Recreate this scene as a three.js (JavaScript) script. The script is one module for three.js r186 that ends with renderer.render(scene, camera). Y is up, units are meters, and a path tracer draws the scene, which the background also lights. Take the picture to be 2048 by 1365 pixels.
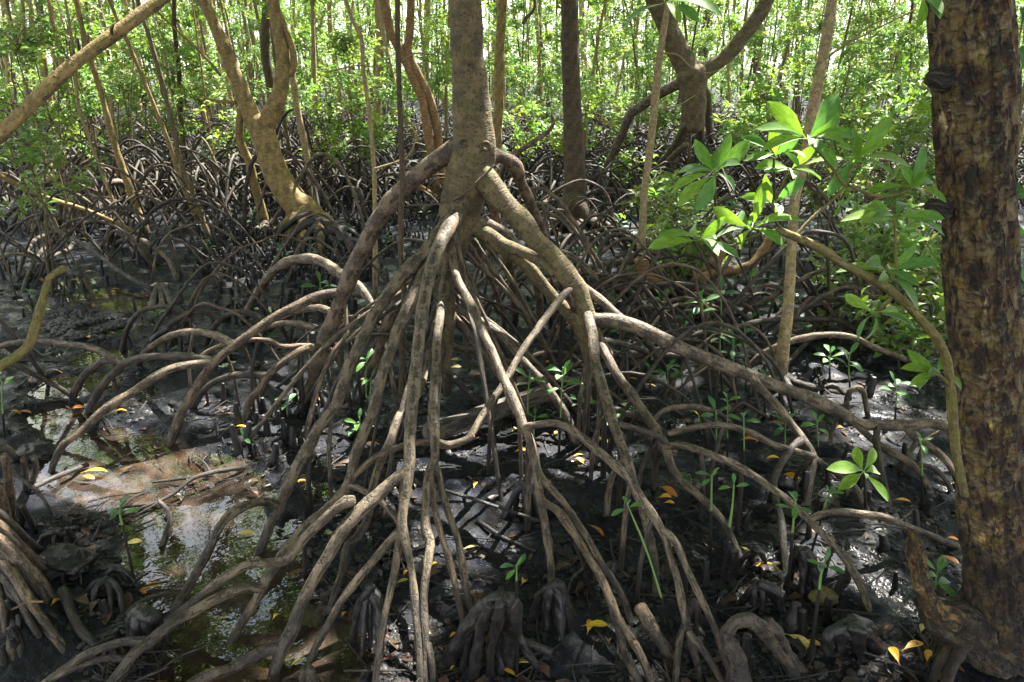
import * as THREE from 'three';
import { ImprovedNoise } from 'three/addons/math/ImprovedNoise.js';
import { mergeGeometries } from 'three/addons/utils/BufferGeometryUtils.js';

// ------------------------------------------------------------------ camera, sky, sun, exposure
const V = (x, y, z) => new THREE.Vector3(x, y, z);
const rad = Math.PI / 180;
const CAM_H = 2.2, PITCH = 20.5 * rad, FOCAL = 1479;          // focal length in photograph pixels (2048 wide)
const scene = new THREE.Scene();
const camera = new THREE.PerspectiveCamera(2 * Math.atan(682.5 / FOCAL) / rad, 1024 / 682, 0.05, 900);
camera.position.set(0, CAM_H, 0);
camera.rotation.set(-PITCH, 0, 0);
camera.updateMatrixWorld();

const SKY_LEVEL = 0.5;
const cloudPerlin = new ImprovedNoise();
const cloudNoise = (x, y, z) => cloudPerlin.noise(x + 3.1, y + 8.2, z + 1.7) + 0.5 * cloudPerlin.noise(x * 2.1 + 5, y * 2.1, z * 2.1 + 9) + 0.25 * cloudPerlin.noise(x * 4.3, y * 4.3 + 2, z * 4.3);
const SUN = V(Math.sin(35 * rad) * Math.cos(57 * rad), Math.sin(57 * rad), -Math.cos(35 * rad) * Math.cos(57 * rad));
{ // bright, lightly clouded tropical sky
  const w = 512, h = 256, d = new Float32Array(w * h * 4);
  for (let j = 0; j < h; j++) for (let i = 0; i < w; i++) {
    const el = ((j + 0.5) / h - 0.5) * Math.PI, az = (i + 0.5) / w * 2 * Math.PI, y = Math.sin(el), k = (j * w + i) * 4;
    const x = Math.cos(el) * Math.cos(az), z = Math.cos(el) * Math.sin(az);
    const cl = Math.max(0, Math.min(1, 0.5 + 1.6 * cloudNoise(x * 2.2, y * 3.4, z * 2.2)));
    const t = Math.pow(Math.max(0, y), 0.55), s = SKY_LEVEL;
    const c = [1.0 + (0.42 - 1.0) * t, 1.0 + (0.6 - 1.0) * t, 1.0 + (0.92 - 1.0) * t];
    for (let q = 0; q < 3; q++) d[k + q] = s * (c[q] * (1 - cl) + [1.12, 1.1, 1.06][q] * cl);
    d[k + 3] = 1;
  }
  const t = new THREE.DataTexture(d, w, h, THREE.RGBAFormat, THREE.FloatType);
  t.mapping = THREE.EquirectangularReflectionMapping; t.magFilter = THREE.LinearFilter; t.needsUpdate = true;
  scene.background = t; scene.environment = t;
}
const sun = new THREE.DirectionalLight(new THREE.Color(1, 0.95, 0.87), 5);
sun.position.copy(SUN).multiplyScalar(60);
sun.castShadow = true;
sun.shadow.mapSize.set(4096, 4096);
Object.assign(sun.shadow.camera, { left: -30, right: 30, top: 30, bottom: -30, near: 1, far: 150 });
scene.add(sun);

const renderer = new THREE.WebGLRenderer({ antialias: true });
renderer.setSize(1024, 682);
renderer.toneMapping = THREE.LinearToneMapping;
renderer.toneMappingExposure = 7;
renderer.shadowMap.enabled = true;

// ------------------------------------------------------------------ helpers
function rng(seed) {
  let a = seed >>> 0;
  const f = () => { a = (a + 0x6d2b79f5) | 0; let t = Math.imul(a ^ (a >>> 15), 1 | a); t = (t + Math.imul(t ^ (t >>> 7), 61 | t)) ^ t; return ((t ^ (t >>> 14)) >>> 0) / 4294967296; };
  f.in = (lo, hi) => lo + (hi - lo) * f();
  f.pick = (a) => a[Math.floor(f() * a.length)];
  return f;
}
const perlin = new ImprovedNoise();
const n3 = (x, y, z) => perlin.noise(x + 31.7, y + 17.3, z + 5.1);
const fbm = (x, y, z, o = 4) => { let s = 0, a = 0.5; for (let i = 0; i < o; i++) { s += a * n3(x, y, z); x *= 2.03; y *= 2.03; z *= 2.03; a *= 0.5; } return s; };
const clamp = (x, a = 0, b = 1) => Math.min(b, Math.max(a, x));
const mix = (a, b, t) => a + (b - a) * t;
const sstep = (a, b, x) => { const t = clamp((x - a) / (b - a)); return t * t * (3 - 2 * t); };

const counts = {};
function numbered(name) { const n = counts[name] = (counts[name] ?? -1) + 1; return n ? `${name}_${String(n).padStart(3, '0')}` : name; }
function tag(o, label, category, group, kind) {
  if (label) o.userData.label = label;
  if (category) o.userData.category = category;
  if (group) o.userData.group = group;
  if (kind) o.userData.kind = kind;
  return o;
}
function thing(name, label, category, pos, group) {
  const o = new THREE.Group(); o.name = numbered(name); scene.add(o);
  if (pos) o.position.copy(pos);
  return tag(o, label, category, group);
}
const plain = (g) => { g.setAttribute('color', new THREE.Float32BufferAttribute(new Float32Array(g.attributes.position.count * 3).fill(1), 3)); return g; };
// geometry is given in the scene's own axes; the part is placed under its thing (whose base may be anywhere)
function part(parent, name, geometry, material, label) {
  const m = new THREE.Mesh(geometry, material); m.name = name;
  m.castShadow = m.receiveShadow = true;
  if (parent !== scene) m.position.copy(parent.position).negate();
  if (label) m.userData.label = label;
  parent.add(m); return m;
}
function solo(name, geometry, material, label, category, group, kind) {
  const m = new THREE.Mesh(geometry, material); m.name = numbered(name);
  m.castShadow = m.receiveShadow = true; scene.add(m);
  return tag(m, label, category, group, kind);
}

// a pixel of the photograph -> a direction with unit distance away from the viewer
function ray(px, py) {
  const a = (px - 1024) / FOCAL, b = (682.5 - py) / FOCAL;
  const c = Math.cos(PITCH), s = Math.sin(PITCH);
  const y = -s + b * c, z = c + b * s;
  return [a / z, y / z, 1 / z];                                  // x and y per metre of distance, and view depth per metre
}
// ------------------------------------------------------------------ terrain
const POOLS = [];
function flat(px, py) { const r = ray(px, py), D = clamp(-CAM_H / Math.min(r[1], -0.004), 0.5, 400); return [r[0] * D, -D]; }
for (const [px, py, r, d] of [[190, 588, 0.24, 1], [250, 600, 0.26, 1], [212, 655, 0.17, 1], [198, 705, 0.15, 1], [150, 765, 0.2, 1], [128, 830, 0.2, 1], [160, 885, 0.22, 1], [235, 915, 0.32, 0.8],
  [300, 945, 0.34, 0.7], [380, 965, 0.3, 0.7], [420, 1000, 0.3, 0.8], [400, 1060, 0.28, 1], [440, 1120, 0.27, 1.1], [400, 1170, 0.22, 1.1], [470, 1190, 0.24, 1.2], [480, 1260, 0.27, 1.3], [520, 1330, 0.3, 1.3], [450, 1365, 0.25, 1.3], [330, 1040, 0.2, 0.6], [650, 1330, 0.14, 1]]) {
  const [x, z] = flat(px, py); POOLS.push([x, z, r, d]);
}
function poolAt(x, z) {
  let s = 0;
  const wx = x + 0.12 * n3(x * 3, 0, z * 3), wz = z + 0.12 * n3(x * 3, 9, z * 3);
  for (const [px, pz, r, d] of POOLS) { const q = ((wx - px) ** 2 + (wz - pz) ** 2) / (r * r); if (q < 2.6) s = Math.max(s, d * (1 - sstep(0.35, 2.6, q))); }
  return s;
}
const WATER_Y = -0.034;
function gh(x, z) {
  const D = -z, near = 1 - sstep(9, 22, D);
  let y = 0.045 * n3(x * 0.9, 0.3, z * 0.9) + 0.028 * n3(x * 2.6, 4.3, z * 2.6);
  const m = n3(x * 7.5, 2.2, z * 7.5), k = n3(x * 19, 7.2, z * 19);
  y += near * (0.016 * m + 0.011 * Math.abs(k) - 0.004 + 0.006 * n3(x * 46, 1, z * 46));
  const hole = n3(x * 5.3, 12.1, z * 5.3);
  y -= near * 0.05 * sstep(0.42, 0.6, hole);                       // small holes and foot-deep dents
  const p = poolAt(x, z);
  y = mix(y, -0.075 + 0.012 * n3(x * 5, 1, z * 5) + 0.006 * k - 0.025 * Math.max(0, p - 1), clamp(p));
  return y;
}
function groundAt(px, py) {
  const r = ray(px, py); let D = clamp(-CAM_H / Math.min(r[1], -0.006), 0.5, 300);
  for (let i = 0; i < 3; i++) D = clamp((CAM_H - gh(r[0] * D, -D)) / Math.max(-r[1], 0.006), 0.5, 300);
  return D;
}
function at(px, py, D) { const r = ray(px, py); return V(r[0] * D, CAM_H + r[1] * D, -D); }
function onGround(px, py, lift = 0) { const D = groundAt(px, py), r = ray(px, py); return V(r[0] * D, gh(r[0] * D, -D) + lift, -D); }
const depthPx = (px, py, D) => D * ray(px, py)[2];                // view depth at that pixel, for widths

// ------------------------------------------------------------------ textures
function hash2(i, j, s) { let h = Math.imul(i, 374761393) + Math.imul(j, 668265263) + Math.imul(s, 974634777); h = Math.imul(h ^ (h >>> 13), 1274126177); return ((h ^ (h >>> 16)) >>> 0) / 4294967296; }
function vnoise(x, y, p, q, s) {                                  // value noise that repeats every p, q cells
  const i = Math.floor(x), j = Math.floor(y); let u = x - i, v = y - j; u = u * u * (3 - 2 * u); v = v * v * (3 - 2 * v);
  const w = (a, b) => hash2(((i + a) % p + p) % p, ((j + b) % q + q) % q, s);
  return mix(mix(w(0, 0), w(1, 0), u), mix(w(0, 1), w(1, 1), u), v);
}
function tf(u, v, fx, fy, o, s) { let t = 0, a = 0.5, n = 0; for (let k = 0; k < o; k++) { t += a * vnoise(u * fx, v * fy, fx, fy, s + k); n += a; a *= 0.55; fx *= 2; fy *= 2; } return t / n; }
function tex(size, fn, srgb) {
  const d = new Uint8Array(size * size * 4);
  for (let j = 0; j < size; j++) for (let i = 0; i < size; i++) { const c = fn(i / size, j / size), k = (j * size + i) * 4; for (let q = 0; q < 3; q++) d[k + q] = clamp(c[q] ?? c[0]) * 255; d[k + 3] = 255; }
  const t = new THREE.DataTexture(d, size, size); t.wrapS = t.wrapT = THREE.RepeatWrapping; t.magFilter = THREE.LinearFilter; t.minFilter = THREE.LinearMipmapLinearFilter; t.generateMipmaps = true;
  if (srgb) t.colorSpace = THREE.SRGBColorSpace; t.needsUpdate = true; return t;
}
const lerp3 = (a, b, t) => [mix(a[0], b[0], t), mix(a[1], b[1], t), mix(a[2], b[2], t)];
const g1 = (x) => [x, x, x];
// smooth mangrove bark: fine cross cracks, warts, pale and mossy blotches
const barkH = (u, v) => { const c = tf(u, v, 10, 46, 3, 3), w = tf(u, v, 26, 26, 2, 9), l = tf(u, v, 5, 5, 3, 21); return clamp(0.5 + 0.5 * (c - 0.5) + 0.55 * sstep(0.7, 0.85, w) - 0.5 * sstep(0.63, 0.72, tf(u, v, 18, 7, 2, 15)) * 0.5 + 0.3 * (l - 0.5)); };
const barkBump = tex(512, (u, v) => g1(barkH(u, v)));
const barkCol = tex(512, (u, v) => {
  const h = barkH(u, v), b = tf(u, v, 4, 6, 4, 31), m = tf(u, v, 5, 5, 4, 44), s = tf(u, v, 60, 60, 2, 51);
  let c = lerp3([0.55, 0.53, 0.47], [0.92, 0.86, 0.74], sstep(0.3, 0.7, b) * 0.7 + 0.3 * h);
  c = lerp3(c, [0.62, 0.66, 0.45], 0.6 * sstep(0.55, 0.72, m));
  c = lerp3(c, [1, 1, 0.96], 0.7 * sstep(0.74, 0.82, s));
  return lerp3(c, [0.3, 0.27, 0.24], 0.6 * sstep(0.66, 0.8, tf(u, v, 40, 22, 2, 61)));
}, true);
// stilt root bark: long shallow furrows, scaly flakes and speckles of dried mud
const rootH = (u, v) => { const l = tf(u, v, 20, 5, 3, 103), c = tf(u, v, 15, 15, 3, 107), s = tf(u, v, 36, 36, 1, 111), k = tf(u, v, 9, 30, 2, 115); return clamp(0.15 + 0.42 * l + 0.3 * c + 0.45 * sstep(0.74, 0.86, s) - 0.35 * sstep(0.7, 0.8, k)); };
const rootBump = tex(512, (u, v) => g1(rootH(u, v)));
const rootCol = tex(512, (u, v) => {
  const b = tf(u, v, 5, 4, 4, 131), s = tf(u, v, 44, 44, 1, 151), h = rootH(u, v), k = tf(u, v, 9, 30, 2, 115);
  let c = lerp3([0.46, 0.42, 0.38], [0.97, 0.92, 0.84], clamp(0.8 * sstep(0.32, 0.68, b) + 0.5 * (h - 0.35)));
  c = lerp3(c, [0.62, 0.64, 0.46], 0.5 * sstep(0.58, 0.7, tf(u, v, 6, 6, 4, 191)));
  c = lerp3(c, [0.34, 0.31, 0.29], 0.7 * sstep(0.54, 0.66, tf(u, v, 9, 7, 4, 171)));
  c = lerp3(c, [0.3, 0.27, 0.25], 0.6 * sstep(0.7, 0.8, k));
  return lerp3(c, [1, 0.98, 0.92], 0.85 * sstep(0.8, 0.86, s));
}, true);
// thick flaky bark
const flakyH = (u, v) => { const w = tf(u, v, 8, 5, 3, 203) * 0.1, l = tf(u + w, v + w * 0.4, 22, 5, 3, 207), x = tf(u + w, v, 9, 14, 2, 215), f = tf(u, v, 34, 26, 3, 209); return clamp(sstep(0.3, 0.55, l) * 0.6 + 0.25 * sstep(0.3, 0.5, x) + 0.4 * (f - 0.35)); };
const flakyBump = tex(1024, (u, v) => g1(flakyH(u, v)));
const flakyCol = tex(1024, (u, v) => {
  const h = flakyH(u, v), b = tf(u, v, 9, 8, 4, 231), r = tf(u, v, 11, 8, 4, 241), l = tf(u, v, 9, 6, 5, 251), g = tf(u, v, 14, 14, 4, 281);
  let c = lerp3([0.24, 0.18, 0.14], [0.62, 0.53, 0.4], sstep(0.2, 0.85, h * 0.8 + (b - 0.5) * 0.6));
  c = lerp3(c, [0.44, 0.27, 0.16], 0.55 * sstep(0.52, 0.68, r));
  c = lerp3(c, [0.68, 0.6, 0.28], 0.55 * sstep(0.53, 0.68, l));
  c = lerp3(c, [0.72, 0.7, 0.62], 0.5 * sstep(0.6, 0.7, g));
  return lerp3(c, [0.2, 0.16, 0.14], 0.45 * sstep(0.58, 0.72, tf(u, v, 6, 5, 4, 261)));
}, true);
const mudBump = tex(1024, (u, v) => g1(clamp(0.55 * tf(u, v, 14, 14, 5, 303) + 0.3 * tf(u, v, 60, 60, 3, 309) + 0.25 * sstep(0.62, 0.8, tf(u, v, 90, 90, 2, 313)))));
const mudCol = tex(1024, (u, v) => {
  const a = tf(u, v, 8, 8, 5, 331), s = tf(u, v, 110, 110, 2, 341);
  let c = lerp3([0.5, 0.5, 0.52], [0.82, 0.82, 0.83], sstep(0.3, 0.7, a));
  c = lerp3(c, [0.75, 0.62, 0.5], 0.6 * sstep(0.58, 0.72, tf(u, v, 12, 12, 4, 351)));
  return lerp3(c, [1, 0.96, 0.9], 0.45 * sstep(0.72, 0.85, s));
}, true);
const mudRough = tex(512, (u, v) => g1(clamp(0.95 - 0.56 * sstep(0.46, 0.66, tf(u, v, 7, 7, 4, 371)) - 0.25 * (tf(u, v, 50, 50, 2, 377) - 0.3))));

// ------------------------------------------------------------------ materials
const lin = (r, g, b) => new THREE.Color().setRGB(r, g, b);
const std = (color, map, bumpMap, bumpScale, roughness, extra) => new THREE.MeshStandardMaterial({ color, map, bumpMap, bumpScale, roughness, ...extra });
const phys = (color, map, bumpMap, bumpScale, roughness, extra) => new THREE.MeshPhysicalMaterial({ color, map, bumpMap, bumpScale, roughness, ...extra });
const M = {
  bark: std(lin(0.2, 0.17, 0.105), barkCol, barkBump, 0.01, 0.85, { vertexColors: true }),
  barkYellow: std(lin(0.37, 0.29, 0.14), barkCol, barkBump, 0.005, 0.85, { vertexColors: true }),
  barkPale: std(lin(0.44, 0.37, 0.235), barkCol, barkBump, 0.004, 0.85, { vertexColors: true }),
  barkOrange: std(lin(0.38, 0.245, 0.13), barkCol, barkBump, 0.004, 0.8, { vertexColors: true }),
  barkDark: std(lin(0.115, 0.088, 0.062), barkCol, barkBump, 0.007, 0.9, { vertexColors: true }),
  barkGreen: std(lin(0.22, 0.2, 0.075), barkCol, barkBump, 0.004, 0.85, { vertexColors: true }),
  root: std(lin(0.172, 0.147, 0.11), rootCol, rootBump, 0.008, 0.72, { vertexColors: true }),
  rootWarm: std(lin(0.17, 0.133, 0.095), rootCol, rootBump, 0.008, 0.72, { vertexColors: true }),
  rootDark: std(lin(0.075, 0.062, 0.05), rootCol, rootBump, 0.009, 0.7, { vertexColors: true }),
  rootMuddy: std(lin(0.032, 0.029, 0.028), rootCol, rootBump, 0.009, 0.55, { vertexColors: true }),
  stub: std(lin(0.018, 0.0175, 0.018), rootCol, rootBump, 0.004, 0.5),
  flaky: std(lin(0.38, 0.38, 0.355), flakyCol, flakyBump, 0.02, 0.9, { vertexColors: true }),
  mud: phys(lin(0.021, 0.0242, 0.033), mudCol, mudBump, 0.011, 0.75, { roughnessMap: mudRough, vertexColors: true, specularIntensity: 0.33 }),
  wood: std(lin(0.12, 0.114, 0.108), rootCol, rootBump, 0.003, 0.8, { vertexColors: true }),
  woodDark: std(lin(0.035, 0.032, 0.031), rootCol, rootBump, 0.004, 0.65),
};
const leafTex = (spots, seed) => tex(128, (u, v) => {
  const d = Math.abs(u - 0.5), mid = 1 - sstep(0.012, 0.035, d), side = 1 - sstep(0.03, 0.09, Math.abs(((v * 11 - d * 3.2) % 1 + 1) % 1 - 0.5)), n = tf(u, v, 4, 6, 4, seed), s = tf(u, v, 18, 24, 2, seed + 7);
  let c = lerp3([0.8, 0.82, 0.78], [0.97, 0.96, 0.9], sstep(0.3, 0.7, n)); c = lerp3(c, [1, 1, 0.95], 0.18 * side); c = lerp3(c, [1, 1, 0.9], 0.8 * mid);
  return lerp3(c, [0.42, 0.3, 0.16], spots * sstep(0.72, 0.8, s));
}, true);
const leafMaps = [leafTex(0.35, 701), leafTex(0.8, 731)];
const leafMat = (r, g, b, t = 0.5, coat = 0.5, map = leafMaps[0]) => new THREE.MeshPhysicalMaterial({ color: lin(r, g, b), map, roughness: 0.95, transmission: t, thickness: 0, ior: 1.3, clearcoat: coat, clearcoatRoughness: 0.35, side: THREE.DoubleSide });
const fl = (r, g, b) => leafMat(r, g, b, 0.25, 0.5, leafMaps[1]);
const L = {
  near: [leafMat(0.2, 0.4, 0.025, 0.58), leafMat(0.16, 0.36, 0.03, 0.58), leafMat(0.24, 0.43, 0.025, 0.58), leafMat(0.12, 0.3, 0.045, 0.55)],
  seedling: [leafMat(0.075, 0.2, 0.05, 0.4), leafMat(0.1, 0.24, 0.04, 0.4), leafMat(0.06, 0.165, 0.05, 0.4)],
  crown: leafMat(0.16, 0.27, 0.035, 0.5, 0.5, null),
fallen: { yellow: fl(0.86, 0.56, 0.035), gold: fl(0.8, 0.4, 0.03), orange: fl(0.58, 0.2, 0.025), pale: fl(0.78, 0.62, 0.22), red: fl(0.3, 0.075, 0.035), brown: fl(0.16, 0.075, 0.04), lime: fl(0.45, 0.5, 0.05) },
  litter: leafMat(0.06, 0.038, 0.025, 0.1, 0.3, null),
  greenStem: std(lin(0.12, 0.2, 0.05), null, null, 0, 0.6),
};

// ------------------------------------------------------------------ swept tubes
// pts: [{p, r}] ; a rounded, slightly knobbly limb through them, both ends closed
function sweep(pts, { step = 0.035, radial = 10, wob = 0.1, knots = 0.1, max = 90, seed = 0, disp } = {}) {
  const P = pts.map((q) => q.p);
  const curve = new THREE.CatmullRomCurve3(P, false, 'centripetal');
  const len = curve.getLength(), n = clamp(Math.ceil(len / step), 3, max);
  const cum = [0]; for (let i = 1; i < P.length; i++) cum.push(cum[i - 1] + P[i].distanceTo(P[i - 1]));
  const total = cum[cum.length - 1] || 1;
  const pos = [], uv = [], idx = [], tile = 0.3;
  let rMean = 0; for (const q of pts) rMean += q.r / pts.length;
  const ku = Math.max(1, Math.round(2 * Math.PI * rMean / tile));
  const T = V(0, 0, 0), N = V(0, 0, 0), B = V(0, 0, 0), c = V(0, 0, 0), prevT = V(0, 0, 0), q = new THREE.Quaternion();
  const ring = (center, r, v, t) => {
    for (let k = 0; k <= radial; k++) {
      const a = (k % radial) / radial * Math.PI * 2, ca = Math.cos(a), sa = Math.sin(a);
      let rr = r * (1 + wob * n3(ca * 1.3 + seed, sa * 1.3, v * 9 / Math.max(0.3, r * 22) + seed * 3.1) * 1.6 + knots * Math.max(0, n3(seed * 7.7, v * 6, 0.5)) * 1.6);
      if (disp) rr += disp(a, v, t);
      pos.push(center.x + (N.x * ca + B.x * sa) * rr, center.y + (N.y * ca + B.y * sa) * rr, center.z + (N.z * ca + B.z * sa) * rr);
      uv.push(k / radial * ku, v / tile);
    }
  };
  const rows = []; let v = 0; const prev = V(0, 0, 0);
  const cap = [0.0, 0.6, 0.92];
  for (let i = 0; i <= n; i++) {
    const t = i / n; curve.getPointAt(t, c); curve.getTangentAt(t, T);
    if (!i) { N.set(0, 0, 1); if (Math.abs(T.z) > 0.9) N.set(1, 0, 0); N.addScaledVector(T, -N.dot(T)).normalize(); }
    else { q.setFromUnitVectors(prevT, T); N.applyQuaternion(q); N.addScaledVector(T, -N.dot(T)).normalize(); v += c.distanceTo(prev); }
    B.crossVectors(T, N); prevT.copy(T); prev.copy(c);
    const s = t * total; let j = 1; while (j < cum.length - 1 && cum[j] < s) j++;
    const r = mix(pts[j - 1].r, pts[j].r, clamp((s - cum[j - 1]) / (cum[j] - cum[j - 1] || 1)));
    if (!i) for (const k of cap) { const e = c.clone().addScaledVector(T, -r * 0.6 * Math.sqrt(1 - k * k)); ring(e, Math.max(r * k, 0.0004), v, t); rows.push(1); }
    ring(c, r, v, t); rows.push(1);
    if (i === n) for (const k of [...cap].reverse()) { const e = c.clone().addScaledVector(T, r * 0.6 * Math.sqrt(1 - k * k)); ring(e, Math.max(r * k, 0.0004), v, t); rows.push(1); }
  }
  const w = radial + 1;
  for (let i = 0; i < rows.length - 1; i++) for (let k = 0; k < radial; k++) { const a = i * w + k, b = a + w; idx.push(a, a + 1, b, b, a + 1, b + 1); }
  const g = new THREE.BufferGeometry(), col = [];
  for (let i = 0; i < pos.length; i += 3) {                       // mud that the tide has left on the feet of roots and stems, in ragged patches
    const x = pos[i], y = pos[i + 1], z = pos[i + 2], m = y > 0.6 ? 0 : 0.85 * sstep(-0.015, 0.02, 0.13 - y + 0.22 * n3(x * 2.3, 3, z * 2.3) + 0.16 * n3(x * 16, y * 9, z * 16) + 0.08 * n3(x * 41, y * 30, z * 41));
    col.push(mix(1, 0.3, m), mix(1, 0.3, m), mix(1, 0.34, m));
  }
  g.setAttribute('color', new THREE.Float32BufferAttribute(col, 3));
  g.setAttribute('position', new THREE.Float32BufferAttribute(pos, 3));
  g.setAttribute('uv', new THREE.Float32BufferAttribute(uv, 2));
  g.setIndex(idx); g.computeVertexNormals();
  const nm = g.attributes.normal;
  for (let i = 0; i < rows.length; i++) { const a = i * w, b = a + radial; const x = nm.getX(a) + nm.getX(b), y = nm.getY(a) + nm.getY(b), z = nm.getZ(a) + nm.getZ(b), l = Math.hypot(x, y, z) || 1; nm.setXYZ(a, x / l, y / l, z / l); nm.setXYZ(b, x / l, y / l, z / l); }
  return g;
}
// pieces of the photograph were measured in nine enlargements; a letter names the enlargement
const ZOOM = { p: [0, 0, 1], a: [0, 0, 2.904], b: [650, 0, 2.904], c: [1300, 0, 2.738], d: [0, 420, 2.904], e: [650, 420, 2.904], f: [1300, 420, 2.738], g: [0, 880, 2.814], h: [650, 880, 2.814], i: [1300, 880, 2.738] };
function pix(text) {
  let z = ZOOM.p;
  return text.trim().split(/\s+/).map((s) => { if (/[a-z]/.test(s[0])) { z = ZOOM[s[0]]; s = s.slice(1); } const [x, y] = s.split(',').map(Number); return [z[0] + x / z[2], z[1] + y / z[2]]; });
}
const laid = [];                                                  // every point laid so far: px, py, D
function nearestDepth(px, py) { let best = null, bd = 1e9; for (const q of laid) { const d = (q[0] - px) ** 2 + (q[1] - py) ** 2; if (d < bd) { bd = d; best = q; } } return best[2]; }
// a limb along a traced line. d0, d1: distance at either end in metres; 'g' = where that pixel meets the ground; 'j' = joins what is there already
function limb(text, w0, w1, d0 = 'g', d1 = 'g', { sink = 0.07, widths, keepAbove = true, store = true } = {}) {
  const q = pix(text), n = q.length, s = [0];
  for (let i = 1; i < n; i++) s.push(s[i - 1] + Math.hypot(q[i][0] - q[i - 1][0], q[i][1] - q[i - 1][1]));
  const end = (d, [x, y]) => d === 'g' ? groundAt(x, y) : d === 'j' ? nearestDepth(x, y) : d;
  const A = 1 / end(d0, q[0]), B = 1 / end(d1, q[n - 1]), out = [];
  for (let i = 0; i < n; i++) {
    const t = s[i] / s[n - 1]; let D = 1 / mix(A, B, t);
    const w = widths ? widths[Math.min(i, widths.length - 1)] : mix(w0, w1, t);
    const r = w / 2 * depthPx(q[i][0], q[i][1], D) / FOCAL;
    if (keepAbove && i && i < n - 1) D = Math.min(D, groundAt(q[i][0], q[i][1] + w * 0.4) * 0.985);
    if (store) laid.push([q[i][0], q[i][1], D]);
    out.push({ p: at(q[i][0], q[i][1], D), r, D });
  }
  const bury = (e, f) => { const dir = e.p.clone().sub(f.p).normalize(); dir.y = Math.min(dir.y, -0.5); return { p: e.p.clone().addScaledVector(dir.normalize(), sink), r: e.r * 0.9 }; };
  if (d1 === 'g') out.push(bury(out[n - 1], out[n - 2]));
  if (d0 === 'g') out.unshift(bury(out[0], out[1]));
  return out;
}
let limbSeed = 1;
const tube = (pts, o = {}) => sweep(pts, { seed: (limbSeed++ % 97) * 1.37, ...o });
// carries a limb on upwards out of the frame
function carryUp(pts, topY, bend = 0, rTop = 0.6) {
  const a = pts[pts.length - 1], b = pts[pts.length - 2], d = a.p.clone().sub(b.p).normalize();
  if (d.y < 0.4) { d.y = 0.4; d.normalize(); }
  const out = pts.slice(), p = a.p.clone(), n = 5, h = (topY - p.y) / n;
  for (let i = 1; i <= n; i++) { d.x += bend * 0.1; d.y += 0.12; d.normalize(); p.addScaledVector(d, h / Math.max(0.5, d.y)); out.push({ p: p.clone(), r: a.r * mix(1, rTop, i / n) }); }
  return out;
}

// ------------------------------------------------------------------ leaves
// a leaf lies along +x from its base, its upper face to +y
function leafGeo(len, wid, { rows = 9, fold = 0.18, droop = 0.25, stalk = 0.12, twist = 0 } = {}) {
  const pos = [], idx = [], uv = [];
  for (let i = 0; i <= rows; i++) {
    const t = i / rows, b = clamp((t - stalk) / (1 - stalk)), w = b <= 0 ? wid * 0.035 : Math.max(wid * 0.035 * (t < 1 ? 1 : 0.1), wid / 2 * Math.pow(Math.sin(Math.PI * Math.pow(b, 1.35)), 0.72));
    const y = -droop * len * t * t + 0.05 * len * Math.sin(t * Math.PI), x = len * t * (1 - 0.2 * droop * t), tw = twist * t;
    pos.push(x, y + w * fold * 2 + w * tw, -w, x, y, 0, x, y + w * fold * 2 - w * tw, w); uv.push(0, t, 0.5, t, 1, t);
    if (i) { const a = (i - 1) * 3, c = i * 3; idx.push(a, c, a + 1, a + 1, c, c + 1, a + 1, c + 1, a + 2, a + 2, c + 1, c + 2); }
  }
  const g = new THREE.BufferGeometry();
  g.setAttribute('position', new THREE.Float32BufferAttribute(pos, 3)); g.setAttribute('uv', new THREE.Float32BufferAttribute(uv, 2));
  g.setIndex(idx.reverse()); g.computeVertexNormals(); return g;
}
const LEAVES = [leafGeo(1, 0.31), leafGeo(1, 0.28, { droop: 0.12, twist: 0.3 }), leafGeo(1, 0.33, { droop: 0.35, fold: 0.1 }), leafGeo(1, 0.26, { droop: 0.05, fold: 0.28, twist: -0.3 })];
function smallLeaf(len, wid) { const g = leafGeo(len, wid, { rows: 3, stalk: 0.08 }); return g; }
function rosetteGeo(seed, n = 9, len = 0.12) {
  const r = rng(seed), list = [];
  for (let i = 0; i < n; i++) {
    const g = smallLeaf(len * r.in(0.7, 1.15), len * 0.42);
    g.applyMatrix4(new THREE.Matrix4().makeRotationFromEuler(new THREE.Euler(r.in(-0.5, 0.5), i * 2.4 + r.in(-0.3, 0.3), r.in(-0.25, 0.95), 'YXZ')));
    g.translate(r.in(-0.2, 0.2) * len, r.in(-0.4, 0.4) * len, r.in(-0.2, 0.2) * len); list.push(g);
  }
  return mergeGeometries(list);
}
const ROSETTES = [rosetteGeo(1), rosetteGeo(2, 8), rosetteGeo(3, 11), rosetteGeo(4, 7)];
const tintFor = (r) => { const k = r.in(0.65, 1.35); return new THREE.Color().setRGB(k * r.in(0.75, 1.35), k * r.in(0.92, 1.08), k * r.in(0.6, 1.3)); };
// spots: [{p, s}] -> one instanced crown
function crownMesh(spots, seed, material = L.crown) {
  const r = rng(seed), m = new THREE.InstancedMesh(ROSETTES[seed % ROSETTES.length], material, spots.length);
  const o = new THREE.Object3D();
  spots.forEach((s, i) => { o.position.copy(s.p); o.rotation.set(r.in(-0.6, 0.6), r.in(0, 6.283), r.in(-0.6, 0.6)); o.scale.setScalar(s.s); o.updateMatrix(); m.setMatrixAt(i, o.matrix); m.setColorAt(i, tintFor(r)); });
  m.castShadow = m.receiveShadow = true; m.name = 'crown'; m.userData.kind = 'stuff'; return m;
}
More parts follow.
